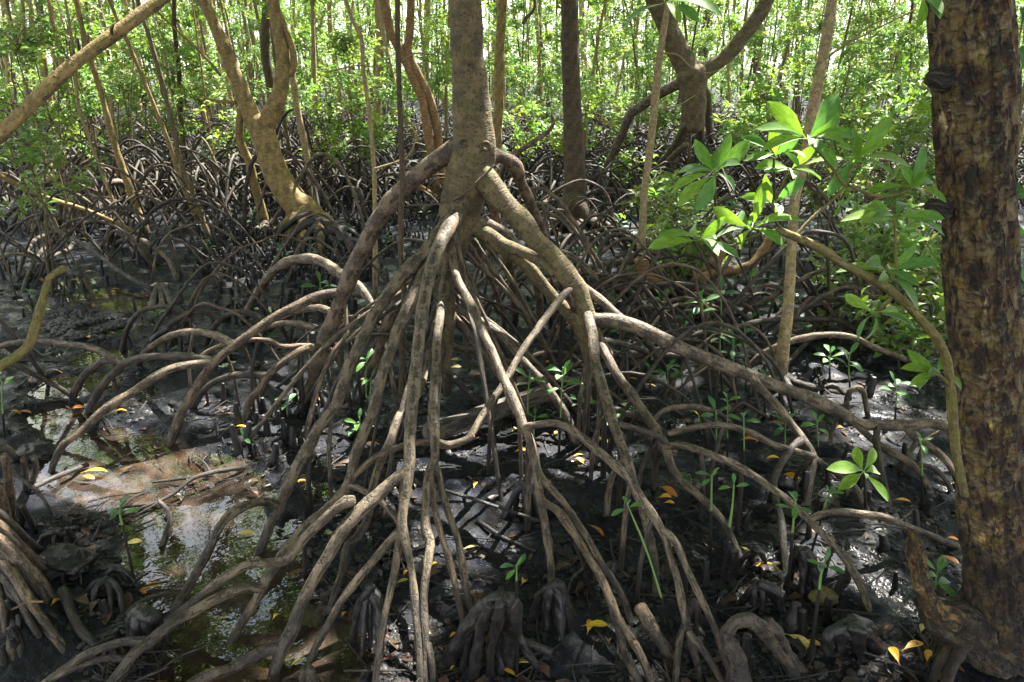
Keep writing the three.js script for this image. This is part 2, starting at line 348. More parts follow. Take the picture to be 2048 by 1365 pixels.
// ------------------------------------------------------------------ ground and water
{
  const rows = [], xs = [];
  for (const z of [-300, -60, -20, -8, -2]) rows.push(z);          // behind the viewer
  for (let i = 0; i <= 440; i++) rows.push(0.9 * Math.pow(16 / 0.9, i / 440));
  for (let i = 1; i <= 70; i++) rows.push(16 * Math.pow(420 / 16, i / 70));
  const nc = 520, outer = [-300, -60, -12];
  const pos = [], uv = [], col = [], idx = [], w = nc + 1 + 6;
  for (const D of rows) {
    const hw = Math.max(2.6, D * 0.86 + 0.9);
    for (const e of outer) xs.push(0);
    for (let k = 0; k < w; k++) {
      let x = k < 3 ? Math.min(outer[k], -hw * (4 - k)) : k > nc + 3 ? -Math.min(outer[w - 1 - k], -hw * (4 - (w - 1 - k))) : mix(-hw, hw, (k - 3) / nc);
      const y = gh(x, -D), p = poolAt(x, -D);
      pos.push(x, y, -D); uv.push(x / 0.9, D / 0.9);
      const silt = sstep(0.3, 0.36, p * 0.75 + 0.42 * fbm(x * 6, 3, D * 6, 4) + 0.1 * n3(x * 40, 2, D * 40)) * (0.75 + 0.5 * n3(x * 17, 6, D * 17)), moss = sstep(0.2, 0.34, fbm(x * 1.7, 8, D * 1.7, 4));
      const c = lerp3(lerp3([1, 1, 1], [0.85, 0.95, 0.75], 0.6 * moss), [5.4, 3.7, 2.45], clamp(silt));
      col.push(...c);
    }
  }
  for (let i = 0; i < rows.length - 1; i++) for (let k = 0; k < w - 1; k++) { const a = i * w + k, b = a + w; idx.push(a, a + 1, b, b, a + 1, b + 1); }
  const g = new THREE.BufferGeometry();
  g.setAttribute('position', new THREE.Float32BufferAttribute(pos, 3)); g.setAttribute('uv', new THREE.Float32BufferAttribute(uv, 2)); g.setAttribute('color', new THREE.Float32BufferAttribute(col, 3));
  g.setIndex(idx); g.computeVertexNormals();
  solo('ground', g, M.mud, 'dark wet tidal mud of the mangrove floor', null, null, 'structure');
  // shallow brackish water standing in the low channel
  const s = new THREE.Shape(), b = [[-5.2, -8.4], [-2.4, -8.4], [-0.9, -4.2], [-0.35, -1.2], [-3.4, -1.2], [-5.4, -5]];
  b.forEach(([x, z], i) => (i ? s.lineTo(x, -z) : s.moveTo(x, -z)));
  const wg = new THREE.ShapeGeometry(s); wg.rotateX(-Math.PI / 2); wg.translate(0, WATER_Y, 0);
  const ripple = tex(512, (u, v) => g1(tf(u, v, 10, 10, 4, 501)));
  const uvw = wg.attributes.uv; for (let i = 0; i < uvw.count; i++) uvw.setXY(i, uvw.getX(i) / 0.8, uvw.getY(i) / 0.8);
  solo('water', wg, new THREE.MeshPhysicalMaterial({ color: lin(0.88, 0.82, 0.72), transmission: 1, thickness: 0, ior: 1.6, roughness: 0.015, bumpMap: ripple, bumpScale: 0.0008 }), 'shallow brown tidal water in the mud channel at left', null, null, 'structure');
}

// ------------------------------------------------------------------ the big stilt-rooted tree in the middle
const T = 4.6;
const canopyTrees = [];                                           // tall trees that carry the roof of leaves
{
  const tree = thing('mangrove_tree', 'large grey-brown mangrove standing on a tall cone of stilt roots in the centre', 'tree', at(893, 838, T).setY(0));
  const trunk = limb('893,790 893,730 894,680 894,640 890,600 888,560 904,520 911,480 915,440 925,400 936,350 947,300 947,270 942,200 935,100 930,0', 0, 0, T, T,
    { widths: [14, 18, 26, 38, 38, 40, 44, 58, 76, 86, 90, 90, 82, 75, 64, 64], keepAbove: false });
  part(tree, 'trunk', tube(carryUp(trunk, 8.6, -0.3), { radial: 36, step: 0.03, max: 320, wob: 0.05, knots: 0.04, disp: (a, v) => 0.006 * n3(Math.cos(a) * 3, Math.sin(a) * 3, v * 9) + 0.003 * n3(Math.cos(a) * 9, Math.sin(a) * 9, v * 34) }), M.bark);
  const knot = (px, py, r, D) => { const g = plain(new THREE.TorusGeometry(r, r * 0.42, 8, 18)); g.applyMatrix4(new THREE.Matrix4().makeTranslation(...at(px, py, D).toArray())); return g; };
  for (const [x, y, s] of [[927, 286, 0.02], [972, 292, 0.022], [958, 300, 0.014], [940, 130, 0.012]]) part(tree, 'bark_knot', knot(x, y, s, T - 0.118), M.bark);
  canopyTrees.push({ tree, x: -0.35, z: -4.6, y: 8.4, mat: M.bark });
  const R = (t, w0, w1, d0, d1, mat = M.root, o = {}) => part(tree, 'prop_root', tube(limb(t, w0, w1, d0, d1, o), { radial: 12, wob: 0.08, knots: 0.26, step: 0.028, ...o }), mat);
  // left side of the cone
  R('925,286 898,303 843,344 805,379 753,444 736,478 708,533 684,595 667,640 651,675 645,710 630,760 612,800', 37, 26, T, 'g', M.rootWarm);
  R('900,440 874,472 843,513 815,541 788,572 764,606 743,640 726,675 712,706 695,740 684,775 674,806 664,823 650,840 637,854 622,887 600,923 583,958 565,997 558,1019 540,1051 526,1086 510,1125', 27, 19, T - 0.1, 'g', M.root);
  R('885,530 850,546 822,560 803,585 786,625 770,660 756,705 740,745 728,790', 22, 14, T + 0.1, 'g', M.rootWarm);
  R('895,470 870,506 853,537 833,575 812,623 791,668 781,702 767,740 757,778 746,819 733,854 714,898 703,944 696,969 678,994 650,1022 618,1047 583,1086 554,1129 533,1161 512,1200 490,1235 469,1271 455,1310', 21, 19, T - 0.13, 'g');
  R('922,404 908,435 885,478 870,513 857,558 843,633 836,695 829,764 822,833 819,881 817,940 812,969 806,1022 803,1050 813,1093 824,1146 829,1200 833,1253 838,1306 840,1372', 27, 15, T - 0.14, 'g', M.root, { widths: [34, 30, 27, 26, 26, 25, 24, 24, 24, 23, 24, 22, 19, 20, 15, 14, 14, 14, 14, 14] });
  R('817,942 792,958 757,990 721,1022 686,1060 657,1111 625,1164 600,1214 583,1264 569,1289 554,1324 545,1368', 23, 24, 'j', 'g');
  R('569,1289 515,1310 462,1338 409,1356 370,1378', 24, 24, 'j', 'g', M.rootWarm);
  R('803,1056 767,1097 735,1136 703,1175 678,1210 655,1252 629,1299 610,1345', 17, 14, 'j', 'g');
  R('800,1060 797,1093 789,1146 774,1210 760,1282 753,1338 750,1368', 15, 13, 'j', 'g');
  R('898,530 889,575 881,627 874,678 872,730 867,799 867,850 870,871 869,890 870,919 860,940 853,969 851,1022 852,1065 861,1086 857,1111 851,1157 847,1200 849,1242 851,1289 849,1372', 0, 0, T - 0.08, 'g', M.root, { widths: [20, 19, 18, 18, 18, 17, 22, 18, 17, 18, 17, 15, 17, 22, 19, 18, 17, 17, 18, 13] });
  R('856,1290 862,1320 868,1372', 15, 14, 'j', 'g');
  R('868,925 876,944 885,987 899,1033 915,1079 925,1129 931,1175 942,1222', 14, 13, 'j', 'g');
  R('862,955 870,1022 885,1079 899,1122 911,1175 920,1218 930,1262', 13, 13, 'j', 'g', M.rootWarm);
  R('870,640 857,713 850,751 839,785 815,813 795,840 781,880 760,926 746,972 738,1010 732,1047 710,1079 696,1093 686,1136 671,1182 656,1232', 13, 14, T + 0.05, 'g', M.root, { widths: [9, 10, 11, 14, 17, 17, 17, 16, 16, 15, 16, 18, 17, 14, 14, 13] });
  // long arching branches at lower left
  R('530,1158 526,1175 490,1176 444,1193 391,1221 338,1253 302,1282 270,1306 245,1338 218,1375', 20, 22, 'j', 'g');
  R('272,1308 252,1319 213,1317 160,1333 107,1356 92,1366', 14, 11, 'j', 'g');
  R('300,1283 249,1284 199,1299 153,1321 117,1349 88,1370', 17, 15, 'j', 'g');
  R('706,1003 693,1004 675,1016 640,1047 604,1083 572,1122 533,1126 498,1130 462,1147 419,1179 384,1207 348,1235 316,1264', 0, 0, 'j', 'g', M.root, { widths: [20, 24, 20, 19, 19, 20, 17, 18, 19, 19, 18, 17, 16] });
  R('556,1012 526,1004 494,1011 465,1026 441,1051 423,1090 402,1129 384,1161 370,1186 355,1210 338,1235', 18, 16, 'j', 'g');
  R('366,1184 338,1186 302,1196 270,1210 250,1232', 10, 7, 'j', 'g', M.rootWarm);
  R('690,975 712,975 740,990 760,1002 790,1035 806,1058', 12, 12, 'j', 'j', M.rootWarm);
  // right side of the cone
  R('948,335 970,358 994,389 1022,420 1053,455 1070,479 1098,503 1118,527 1139,558 1156,578 1167,606 1177,640 1186,668 1200,688 1219,711', 0, 0, T - 0.05, 4.15, M.bark, { widths: [58, 50, 46, 42, 40, 38, 36, 35, 34, 34, 32, 33, 32, 30, 17], store: true });
  R('1172,630 1187,640 1218,641 1263,651 1304,668 1349,692 1410,716 1464,738 1501,752 1556,774 1610,793 1651,811 1683,825 1716,847 1757,851 1811,851 1859,847 1906,857 1960,880 2010,925', 31, 18, 'j', 'g');
  R('1172,625 1184,665 1187,695 1191,730 1198,751 1208,785 1218,819 1229,854 1239,881 1251,912 1261,944 1270,980 1283,1011 1293,1051 1304,1093 1311,1136 1311,1190', 24, 15, 'j', 'g');
  R('1190,668 1215,716 1235,751 1260,785 1284,819 1301,844 1321,875 1333,902 1342,931 1362,960 1391,986 1421,1015 1446,1044 1464,1077 1481,1118', 20, 14, 'j', 'g');
  R('1328,893 1345,892 1362,891 1402,902 1446,920 1483,938 1519,960 1556,986 1592,1015 1618,1041 1647,1070 1680,1106 1709,1147 1727,1183 1738,1220', 15, 14, 'j', 'g');
  R('1618,1042 1640,1030 1676,1024 1720,1028 1767,1035 1811,1052 1848,1066 1884,1081 1921,1095', 14, 13, 'j', 'g');
  R('902,470 905,515 913,554 932,592 950,627 967,668 984,702 998,737 1012,768 1025,799 1039,830 1049,857 1059,880 1066,908 1075,951 1080,997 1087,1029 1094,1079 1101,1129 1103,1185', 18, 18, T - 0.12, 'g', M.root, { widths: [17, 18, 17, 17, 17, 17, 17, 17, 18, 19, 20, 18, 18, 19, 19, 17, 16, 15, 15] });
  R('1049,857 1060,853 1077,850 1108,847 1139,857 1167,878 1190,898 1219,922 1261,961 1283,1001 1307,1033 1329,1072 1343,1122 1355,1161 1366,1216 1373,1250 1384,1293 1395,1329 1402,1372', 0, 0, 'j', 'g', M.root, { widths: [15, 15, 15, 15, 16, 17, 18, 18, 19, 19, 18, 16, 14, 15, 16, 18, 15, 14, 14] });
  R('1326,1060 1340,1072 1355,1092 1373,1136 1395,1183 1413,1220 1431,1260 1446,1304 1461,1347 1466,1372', 13, 13, 'j', 'g');
  R('1370,1250 1362,1270 1355,1318 1350,1370', 14, 14, 'j', 'g');
  R('1378,1266 1391,1282 1413,1311 1435,1347 1446,1370', 14, 13, 'j', 'g');
  R('1076,985 1087,1004 1112,1019 1137,1051 1158,1083 1179,1118 1201,1154 1219,1193 1236,1235 1258,1271 1279,1306 1293,1338 1303,1372', 16, 16, 'j', 'g', M.rootWarm);
  R('1066,905 1073,930 1080,951 1101,976 1123,1001 1148,1036 1176,1079 1204,1129 1233,1171 1251,1207 1262,1245', 15, 13, 'j', 'g');
  R('1222,1205 1232,1240 1240,1264 1251,1306 1268,1345 1280,1370', 18, 18, 'j', 'g', M.rootDark);
  R('930,440 950,458 974,470 994,485 1029,510 1049,527 1077,558 1101,589 1125,613 1146,640 1160,668 1172,700 1182,735 1190,775 1200,820', 31, 16, T, 'g', M.bark);
  R('990,482 1042,503 1063,512 1091,528 1110,545', 22, 24, 'j', 'j', M.bark);
  R('930,430 953,443 977,450 1008,468 1029,487 1052,515 1070,550 1078,600 1082,650', 26, 14, T + 0.2, 'g', M.root);
  R('975,308 991,311 1012,318 1029,331 1039,358 1053,389 1067,420 1077,441 1087,472 1100,515 1108,570 1112,640', 30, 15, T + 0.1, 'g', M.rootWarm, { widths: [34, 28, 26, 25, 22, 20, 19, 18, 17, 16, 15, 14] });
  R('960,330 978,360 985,400 992,440 1010,500 1024,560 1030,640', 20, 14, T + 0.16, 'g', M.rootWarm);
  R('895,605 912,616 939,630 967,647 994,664 1022,692 1039,713 1063,740 1091,771 1111,799 1125,819 1140,850 1150,885', 15, 17, T, 'g');
  R('898,625 912,637 932,661 953,692 974,720 994,747 1014,778 1030,815', 13, 11, T, 'g', M.rootWarm);
  R('1152,572 1130,588 1098,627 1074,661 1049,695 1029,730 1008,768 981,806 956,847 939,875 919,885 888,889 868,880', 15, 14, 'j', 'j');
  R('945,872 920,886 895,893 860,886 849,884 810,891 781,901 750,916 721,940 690,975', 13, 12, 'j', 'j', M.rootWarm);
  R('935,470 946,479 970,516 994,551 1022,589 1046,623 1070,661 1091,695 1108,726 1122,760', 11, 10, T + 0.1, 'g');
  R('922,472 932,482 956,520 981,558 994,592 1005,627 1010,665', 11, 9, T + 0.12, 'g', M.rootWarm);
  R('893,688 925,699 960,706 987,713 1025,728 1060,745', 12, 11, T + 0.05, 'g', M.rootWarm);
  R('884,735 912,761 936,785 960,806 985,830', 14, 12, T, 'g', M.rootDark);
  R('905,560 893,640 886,700 878,760 872,840', 12, 10, T + 0.15, 'g', M.rootDark);
  // branches that leave the left root and arch out over the mud
  R('682,585 637,592 592,613 551,633 510,661 472,689 430,723 403,757 382,792 362,826 348,864 337,892', 18, 16, 'j', 'g', M.rootWarm);
  R('428,724 405,727 379,730 337,740 303,759 265,785 224,809 193,833 162,864 131,885 121,898 107,926 101,948', 0, 0, 'j', 'g', M.root, { widths: [14, 15, 16, 16, 16, 16, 16, 15, 15, 15, 14, 13, 11] });
  R('425,722 400,717 372,714 327,713 286,716 251,726 224,751 200,778 183,809 174,834', 13, 16, 'j', 'g', M.rootDark);
  R('251,726 241,724 213,709 179,695 138,689 86,683 34,685 0,692 -60,712 -110,745', 12, 10, 'j', 'g');
  R('256,728 228,724 207,723 172,747 152,778 141,810', 12, 13, 'j', 'g', M.rootDark);
  R('798,830 788,775 777,723 767,685 757,644 746,614 733,592 712,568 684,551 650,527 620,518 585,521 558,534 537,554 520,578 503,606 487,642', 0, 0, 'g', 'g', M.root, { widths: [10, 10, 10, 11, 11, 12, 15, 17, 19, 19, 19, 19, 18, 17, 17, 15, 13] });
  R('668,627 637,616 606,620 575,630 548,648 520,680', 14, 12, 'j', 'g', M.rootWarm);
  R('655,665 613,651 579,646 548,651 523,661 500,685', 13, 11, 'j', 'g', M.rootWarm);
  R('465,688 430,671 386,664 344,671 310,689 289,706 276,728', 14, 12, 'j', 'g', M.rootWarm);
  R('395,720 415,704 434,695 482,682 517,680 544,683 558,692 603,692 650,690', 10, 9, 'j', 'j', M.rootWarm);
  R('675,704 637,695 603,702 568,723 537,751 517,778 499,802 490,840', 15, 13, 'j', 'g', M.rootWarm);
  R('537,752 499,751 461,752 430,764 406,783 385,815', 13, 12, 'j', 'g', M.rootDark);
  R('690,600 692,640 693,668 678,690 665,706 651,737 634,782 620,833 608,885', 8, 10, 'j', 'g', M.rootWarm);
  R('530,640 499,627 472,625 444,637 424,661 412,690', 12, 11, 'j', 'g', M.rootDark);
  R('441,635 406,625 375,628 348,644 324,664 300,680 284,708', 11, 10, 'j', 'g', M.rootDark);
  R('380,632 344,615 310,615 282,623 265,640 251,668 243,706', 10, 10, 'j', 'g', M.rootDark);
  // branches of the long root at right
  R('1500,750 1526,782 1556,814 1585,851 1607,880 1629,916 1621,960 1614,1010', 17, 14, 'j', 'g');
  R('1629,916 1658,938 1691,957 1713,979 1727,1008 1737,1032', 13, 13, 'j', 'g');
  R('1337,868 1391,855 1446,851 1501,866 1548,890 1592,903 1629,914', 12, 13, 'j', 'j');
  R('1603,882 1588,893 1563,927 1548,964 1552,1000 1563,1044 1568,1099 1571,1140', 15, 14, 'j', 'g', M.rootDark);
  R('1715,850 1746,880 1786,906 1826,931 1848,957 1864,992', 14, 13, 'j', 'g');
  R('1828,932 1850,932 1870,938 1895,964 1903,985', 11, 10, 'j', 'g', M.rootDark);
  R('1810,854 1837,880 1877,906 1903,935 1920,975', 15, 13, 'j', 'g');
  R('1756,850 1753,880 1760,917 1767,960 1778,1005', 13, 12, 'j', 'g', M.rootDark);
  R('1142,813 1187,813 1229,819 1270,833 1304,847 1332,868', 13, 12, 'g', 'j', M.rootDark);
  R('1237,850 1262,856 1287,864 1312,872 1332,888', 13, 13, 'j', 'j', M.rootDark);
  R('1300,853 1322,825 1366,814 1410,818 1446,833 1470,860', 10, 10, 'j', 'g');
  R('1040,815 1025,768 1053,757 1098,757 1139,761 1184,771 1215,785 1242,806 1258,830', 12, 11, 'g', 'g');
  R('1035,735 1053,722 1084,709 1115,706 1142,712 1165,735', 12, 11, 'g', 'g');
  R('1215,738 1232,726 1270,713 1304,712 1355,712 1395,720 1425,740', 13, 12, 'g', 'g', M.rootWarm);
  R('1185,680 1210,682 1250,690 1290,705 1315,735', 13, 10, 'j', 'g', M.rootDark);
  R('1110,560 1140,600 1170,655 1220,700 1262,730', 14, 11, T - 0.3, 'g');
  R('1120,530 1160,570 1200,600 1240,635 1266,652', 22, 17, 4.5, 'j');
  R('1150,560 1180,590 1225,620 1275,665 1320,720 1345,770', 13, 11, 4.6, 'g', M.rootDark);
  // dark legs that drop from the arches straight into the mud
  const r = rng(313), from = laid.filter(([x, y, D]) => { const p = at(x, y, D), h = p.y - gh(p.x, p.z); return h > 0.14 && h < 0.75 && y > 520 && y < 1120 && (x < 700 || x > 1000); });
  for (let i = 0; i < 74; i++) {
    const [x, y, D] = r.pick(from), p = at(x, y, D), a = r.in(0, 6.28), o = r.in(0.02, 0.16), e = V(p.x + Math.cos(a) * o, 0, p.z + Math.sin(a) * o); e.y = gh(e.x, e.z) - 0.06;
    const w = r.in(0.009, 0.016), m = p.clone().lerp(e, 0.4).add(V(Math.cos(a) * o * 0.35, 0.03, Math.sin(a) * o * 0.35));
    part(tree, 'prop_root', tube([{ p, r: w }, { p: m, r: w }, { p: e, r: w * 1.1 }], { radial: 8, wob: 0.14 }), r.pick([M.rootDark, M.rootDark, M.rootMuddy, M.root]));
  }
  // thin inner roots under the trunk, half lost in the dark of the cone
  for (let i = 0; i < 34; i++) {
    const a = r.in(0, 6.28), h = r.in(0.55, 1.5), R1 = r.in(0.45, 1.5), c = at(893, 700, T), p = V(c.x + Math.cos(a) * 0.1, h, c.z + Math.sin(a) * 0.1), e = V(c.x + Math.cos(a + 0.2) * R1, 0, c.z + Math.sin(a + 0.2) * R1 - 0.15); e.y = gh(e.x, e.z) - 0.06;
    const w = r.in(0.008, 0.015), m = p.clone().lerp(e, 0.5).add(V(0, r.in(0.05, 0.2) * R1, 0));
    part(tree, 'prop_root', tube([{ p, r: w }, { p: m, r: w }, { p: e, r: w * 0.9 }], { radial: 8, wob: 0.12 }), r.pick([M.root, M.rootDark, M.rootDark, M.rootWarm]));
  }
}

// ------------------------------------------------------------------ other trees
// a tree traced in the photograph: trunk, and more limbs and roots by name
function tracedTree(name, label, category, trunkPts, mat, opts = {}) {
  const base = trunkPts[0].p.clone(); base.y = gh(base.x, base.z);
  const t = thing(name, label, category, base, opts.group);
  part(t, opts.trunkName || 'trunk', tube(trunkPts, { radial: 16, step: 0.05, max: 160, wob: 0.05, knots: 0.06, ...opts.o }), mat);
  return t;
}
const up = (text, w0, w1, d0, topY, o = {}) => carryUp(limb(text, w0, w1, d0, o.d1 ?? (d0 === 'g' ? groundAt(...pix(text)[0]) : d0), o), topY, o.bend || 0, o.rTop);
{
  // the straight dark trunk right of the centre
  const D = groundAt(1146, 440);
  const t = tracedTree('mangrove_tree', 'straight dark brown trunk with a flared foot right of the central tree', 'tree', up('1146,450 1146,425 1148,400 1149,379 1149,310 1146,241 1142,138 1140,69 1139,0', 0, 0, 'g', 9.5, { widths: [80, 64, 52, 46, 42, 38, 36, 35, 34], d1: D }), M.barkDark);
  for (const s of ['1140,415 1120,435 1098,460 1078,478', '1158,410 1178,432 1196,452 1215,468', '1150,420 1160,450 1170,475']) part(t, 'buttress_root', tube(limb(s, 26, 12, D, 'g')), M.barkDark);
  canopyTrees.push({ tree: t, x: 1.1, z: -D, y: 9, mat: M.barkDark });

  // leaning yellow trunk that forks
  const Y = groundAt(630, 462);
  const y = tracedTree('mangrove_tree', 'yellowish speckled trunk leaning left and forking into two limbs above the mud', 'tree',
    limb('664,505 640,466 609,424 585,400 560,362 539,315 527,270 515,240', 0, 0, Y, Y, { widths: [68, 66, 60, 55, 52, 49, 47, 44], keepAbove: false }), M.barkYellow, { o: { radial: 22, disp: (a, v) => 0.02 * n3(Math.cos(a) * 2, Math.sin(a) * 2, v * 5) } });
  part(y, 'limb', tube(up('517,262 503,232 488,195 470,150 450,100 425,40 405,0', 0, 0, Y, 9, { widths: [36, 34, 30, 28, 26, 23, 22], bend: -0.4, keepAbove: false }), { radial: 14, max: 120 }), M.barkYellow);
  part(y, 'limb', tube(up('520,268 534,240 549,212 561,180 566,120 556,60 545,0', 0, 0, Y, 9, { widths: [36, 36, 34, 30, 27, 25, 24], keepAbove: false }), { radial: 14, max: 120 }), M.barkYellow);
  part(y, 'limb', tube(up('561,150 578,150 588,120 575,70 556,20 548,0', 14, 11, Y, 8, { keepAbove: false }), { radial: 10 }), M.barkYellow);
  part(y, 'branch', tube(limb('470,205 440,202 415,198 395,194', 8, 3, Y, Y, { keepAbove: false })), M.barkYellow);
  part(y, 'branch', tube(limb('440,150 415,120 385,90 355,62 310,20', 6, 4, Y, Y - 0.3, { keepAbove: false })), M.barkYellow);
  part(y, 'prop_root', tube(limb('485,215 479,241 480,282 496,320 510,372 522,420 529,452', 15, 19, Y, 'g')), M.barkYellow);
  part(y, 'root_stump', tube(limb('612,462 636,452 662,458 690,480 720,495 742,505', 34, 14, Y, 'g'), { wob: 0.6, knots: 0.7, radial: 16 }), M.rootMuddy);
  part(y, 'root_stump', tube(limb('600,458 625,466 655,474 690,500', 28, 12, Y, 'g'), { wob: 0.6, knots: 0.7, radial: 16 }), M.rootMuddy);
  for (const [s, w] of [['604,420 588,447 568,480', 30], ['616,430 606,458 596,496', 30], ['634,442 640,472 642,510', 30], ['640,440 668,460 704,486', 32], ['646,450 690,466 735,480', 26], ['606,424 580,438 552,462', 24]]) part(y, 'root_foot', tube(limb(s, w, w * 0.35, Y - 0.12, 'g', { keepAbove: false }), { radial: 14, wob: 0.35, knots: 0.4 }), M.barkYellow);
  for (const s of ['632,440 600,455 575,480 560,502', '650,455 640,482 625,510', '660,455 672,482 668,512', '662,450 700,462 732,492', '645,445 615,470 605,505', '622,430 590,440 562,462 548,482', '655,448 690,450 715,470']) part(y, 'root_foot', tube(limb(s, 17, 8, Y - 0.3, 'g', { keepAbove: false }), { radial: 10, wob: 0.25, knots: 0.4 }), M.rootMuddy);
  for (const s of ['529,448 510,462 495,475', '529,448 545,465 560,478', '529,445 532,468 540,482']) part(y, 'root_foot', tube(limb(s, 14, 7, 'j', 'g')), M.rootWarm);
  canopyTrees.push({ tree: y, x: -4.4, z: -Y + 1, y: 9, mat: M.barkYellow });

  // forked tree on a stool of roots, upper right
  const F = 12.2;
  const f = tracedTree('mangrove_tree', 'brown tree forking wide above a stool of roots at upper right', 'tree', limb('1390,255 1389,228 1388,205 1386,180 1386,160 1384,146', 0, 0, F, F, { widths: [36, 44, 50, 52, 60, 62], keepAbove: false }), M.bark, { trunkName: 'trunk' });
  part(f, 'limb', tube(up('1384,165 1372,130 1356,98 1340,66 1324,25 1312,0', 0, 0, F, 10, { widths: [52, 46, 44, 42, 40, 38], bend: -0.5, keepAbove: false }), { radial: 16 }), M.bark);
  part(f, 'limb', tube(up('1385,165 1410,142 1453,113 1490,69 1519,29 1534,0', 0, 0, F, 10, { widths: [40, 32, 29, 28, 29, 28], bend: 0.6, keepAbove: false }), { radial: 14 }), M.bark);
  for (const [s, w0, w1] of [['1372,165 1347,172 1315,190 1290,208 1263,227 1246,265 1228,303 1208,344 1180,382', 22, 13], ['1384,205 1380,219 1369,256 1358,292 1350,330', 24, 18], ['1392,215 1399,237 1402,274 1403,312', 18, 13], ['1402,170 1413,183 1419,256 1428,296', 16, 14], ['1372,250 1350,290 1320,330 1300,352', 16, 13], ['1372,290 1340,320 1318,350 1310,372', 14, 12]]) part(f, 'prop_root', tube(limb(s, w0, w1, F, 'g')), M.root);
  canopyTrees.push({ tree: f, x: 3.4, z: -F, y: 9, mat: M.bark });

  // mottled stem behind the leafy branch
  const S = groundAt(1565, 765);
  const s = tracedTree('mangrove_tree', 'slim mottled pale-green stem rising behind the bright leafy branch at right', 'tree', up('1562,768 1561,745 1564,720 1569,676 1576,621 1581,548 1585,475 1590,402 1603,347 1616,290 1627,215 1640,146 1654,73 1665,0', 0, 0, 'g', 9, { widths: [36, 28, 24, 24, 22, 20, 19, 19, 19, 20, 21, 21, 21, 20], d1: S + 0.3 }), M.barkPale);
  part(s, 'branch', tube(limb('1658,112 1700,82 1740,52 1790,30', 5, 3, S, S, { keepAbove: false })), M.barkPale);
  part(s, 'branch', tube(limb('1650,118 1690,90 1745,62 1830,20', 4, 3, S, S - 0.2, { keepAbove: false })), M.barkPale);
  for (const k of ['1566,748 1590,765 1612,772 1640,778 1668,772 1690,788', '1558,748 1540,772 1522,790', '1565,750 1580,775 1600,795']) part(s, 'root_foot', tube(limb(k, 18, 9, S, 'g'), { wob: 0.25 }), M.rootDark);
  canopyTrees.push({ tree: s, x: 2.6, z: -S, y: 8.5, mat: M.barkPale });

  // pale sapling with a stubby orange foot
  const P = groundAt(1300, 590);
  const p = tracedTree('mangrove_sapling', 'thin pale sapling on a stubby orange elbow right of the central tree', 'sapling', up('1290,560 1284,530 1283,500 1284,470 1290,379 1301,293 1311,193 1321,103 1335,17', 0, 0, P, 6.5, { widths: [24, 20, 16, 15, 14, 15, 16, 14, 12], keepAbove: false }), M.barkPale);
  part(p, 'elbow', tube(limb('1283,520 1290,547 1304,558 1322,562 1338,566', 26, 20, P, P, { keepAbove: false }), { radial: 14 }), M.barkOrange);
  part(p, 'elbow', tube(limb('1300,562 1318,582 1345,588 1373,584 1402,559 1428,526 1445,495 1440,470', 0, 0, P, P + 0.4, { widths: [22, 24, 25, 27, 28, 24, 20, 16], keepAbove: false }), { radial: 14 }), M.barkOrange);
  part(p, 'elbow', tube(limb('1400,560 1436,545 1472,540 1505,528 1530,495 1540,475', 22, 16, P, P + 0.3, { keepAbove: false }), { radial: 14 }), M.barkOrange);
  for (const k of ['1330,575 1330,610 1326,650', '1372,586 1380,620 1385,650', '1405,560 1420,600 1428,640', '1296,556 1280,600 1272,630']) part(p, 'prop_root', tube(limb(k, 13, 9, P, 'g')), M.rootWarm);

  // curved orange stem, right
  const C = groundAt(1760, 440);
  const c = tracedTree('mangrove_tree', 'thick orange stem bent like a hook between leaves and dark trunk', 'tree', limb('1716,300 1718,335 1731,372 1753,398 1789,405 1830,394 1870,372 1920,340', 22, 26, C, C, { keepAbove: false }), M.barkOrange, { trunkName: 'hooked_stem' });
  part(c, 'prop_root', tube(limb('1760,400 1765,425 1760,450', 20, 16, C, 'g')), M.rootWarm);
  part(c, 'prop_root', tube(limb('1820,398 1832,420 1838,448', 18, 13, C, 'g')), M.rootWarm);

  // the pair of orange trunks left of the centre, crossing
  const O = groundAt(872, 420);
  const o1 = tracedTree('mangrove_tree', 'smooth orange trunk with a green patch, right one of the crossing pair', 'tree', up('872,405 884,380 884,362 879,310 874,258 863,213 850,179 829,138 815,103 819,69 822,0', 0, 0, 'g', 9, { widths: [22, 17, 16, 16, 17, 18, 20, 18, 17, 17, 16], d1: O }), M.barkOrange);
  const o2 = tracedTree('mangrove_tree', 'smooth orange trunk leaning left, left one of the crossing pair', 'tree', up('880,412 870,372 863,317 853,248 843,196 829,165 805,110 781,62 767,0', 0, 0, 'g', 9, { widths: [26, 22, 18, 17, 16, 16, 18, 19, 20], d1: O, bend: -0.4 }), M.barkOrange);
  part(o2, 'foot', tube(limb('872,398 850,380 832,368 815,345', 14, 7, O, O, { keepAbove: false })), M.barkOrange);
  canopyTrees.push({ tree: o1, x: -1.2, z: -O, y: 9, mat: M.barkOrange });

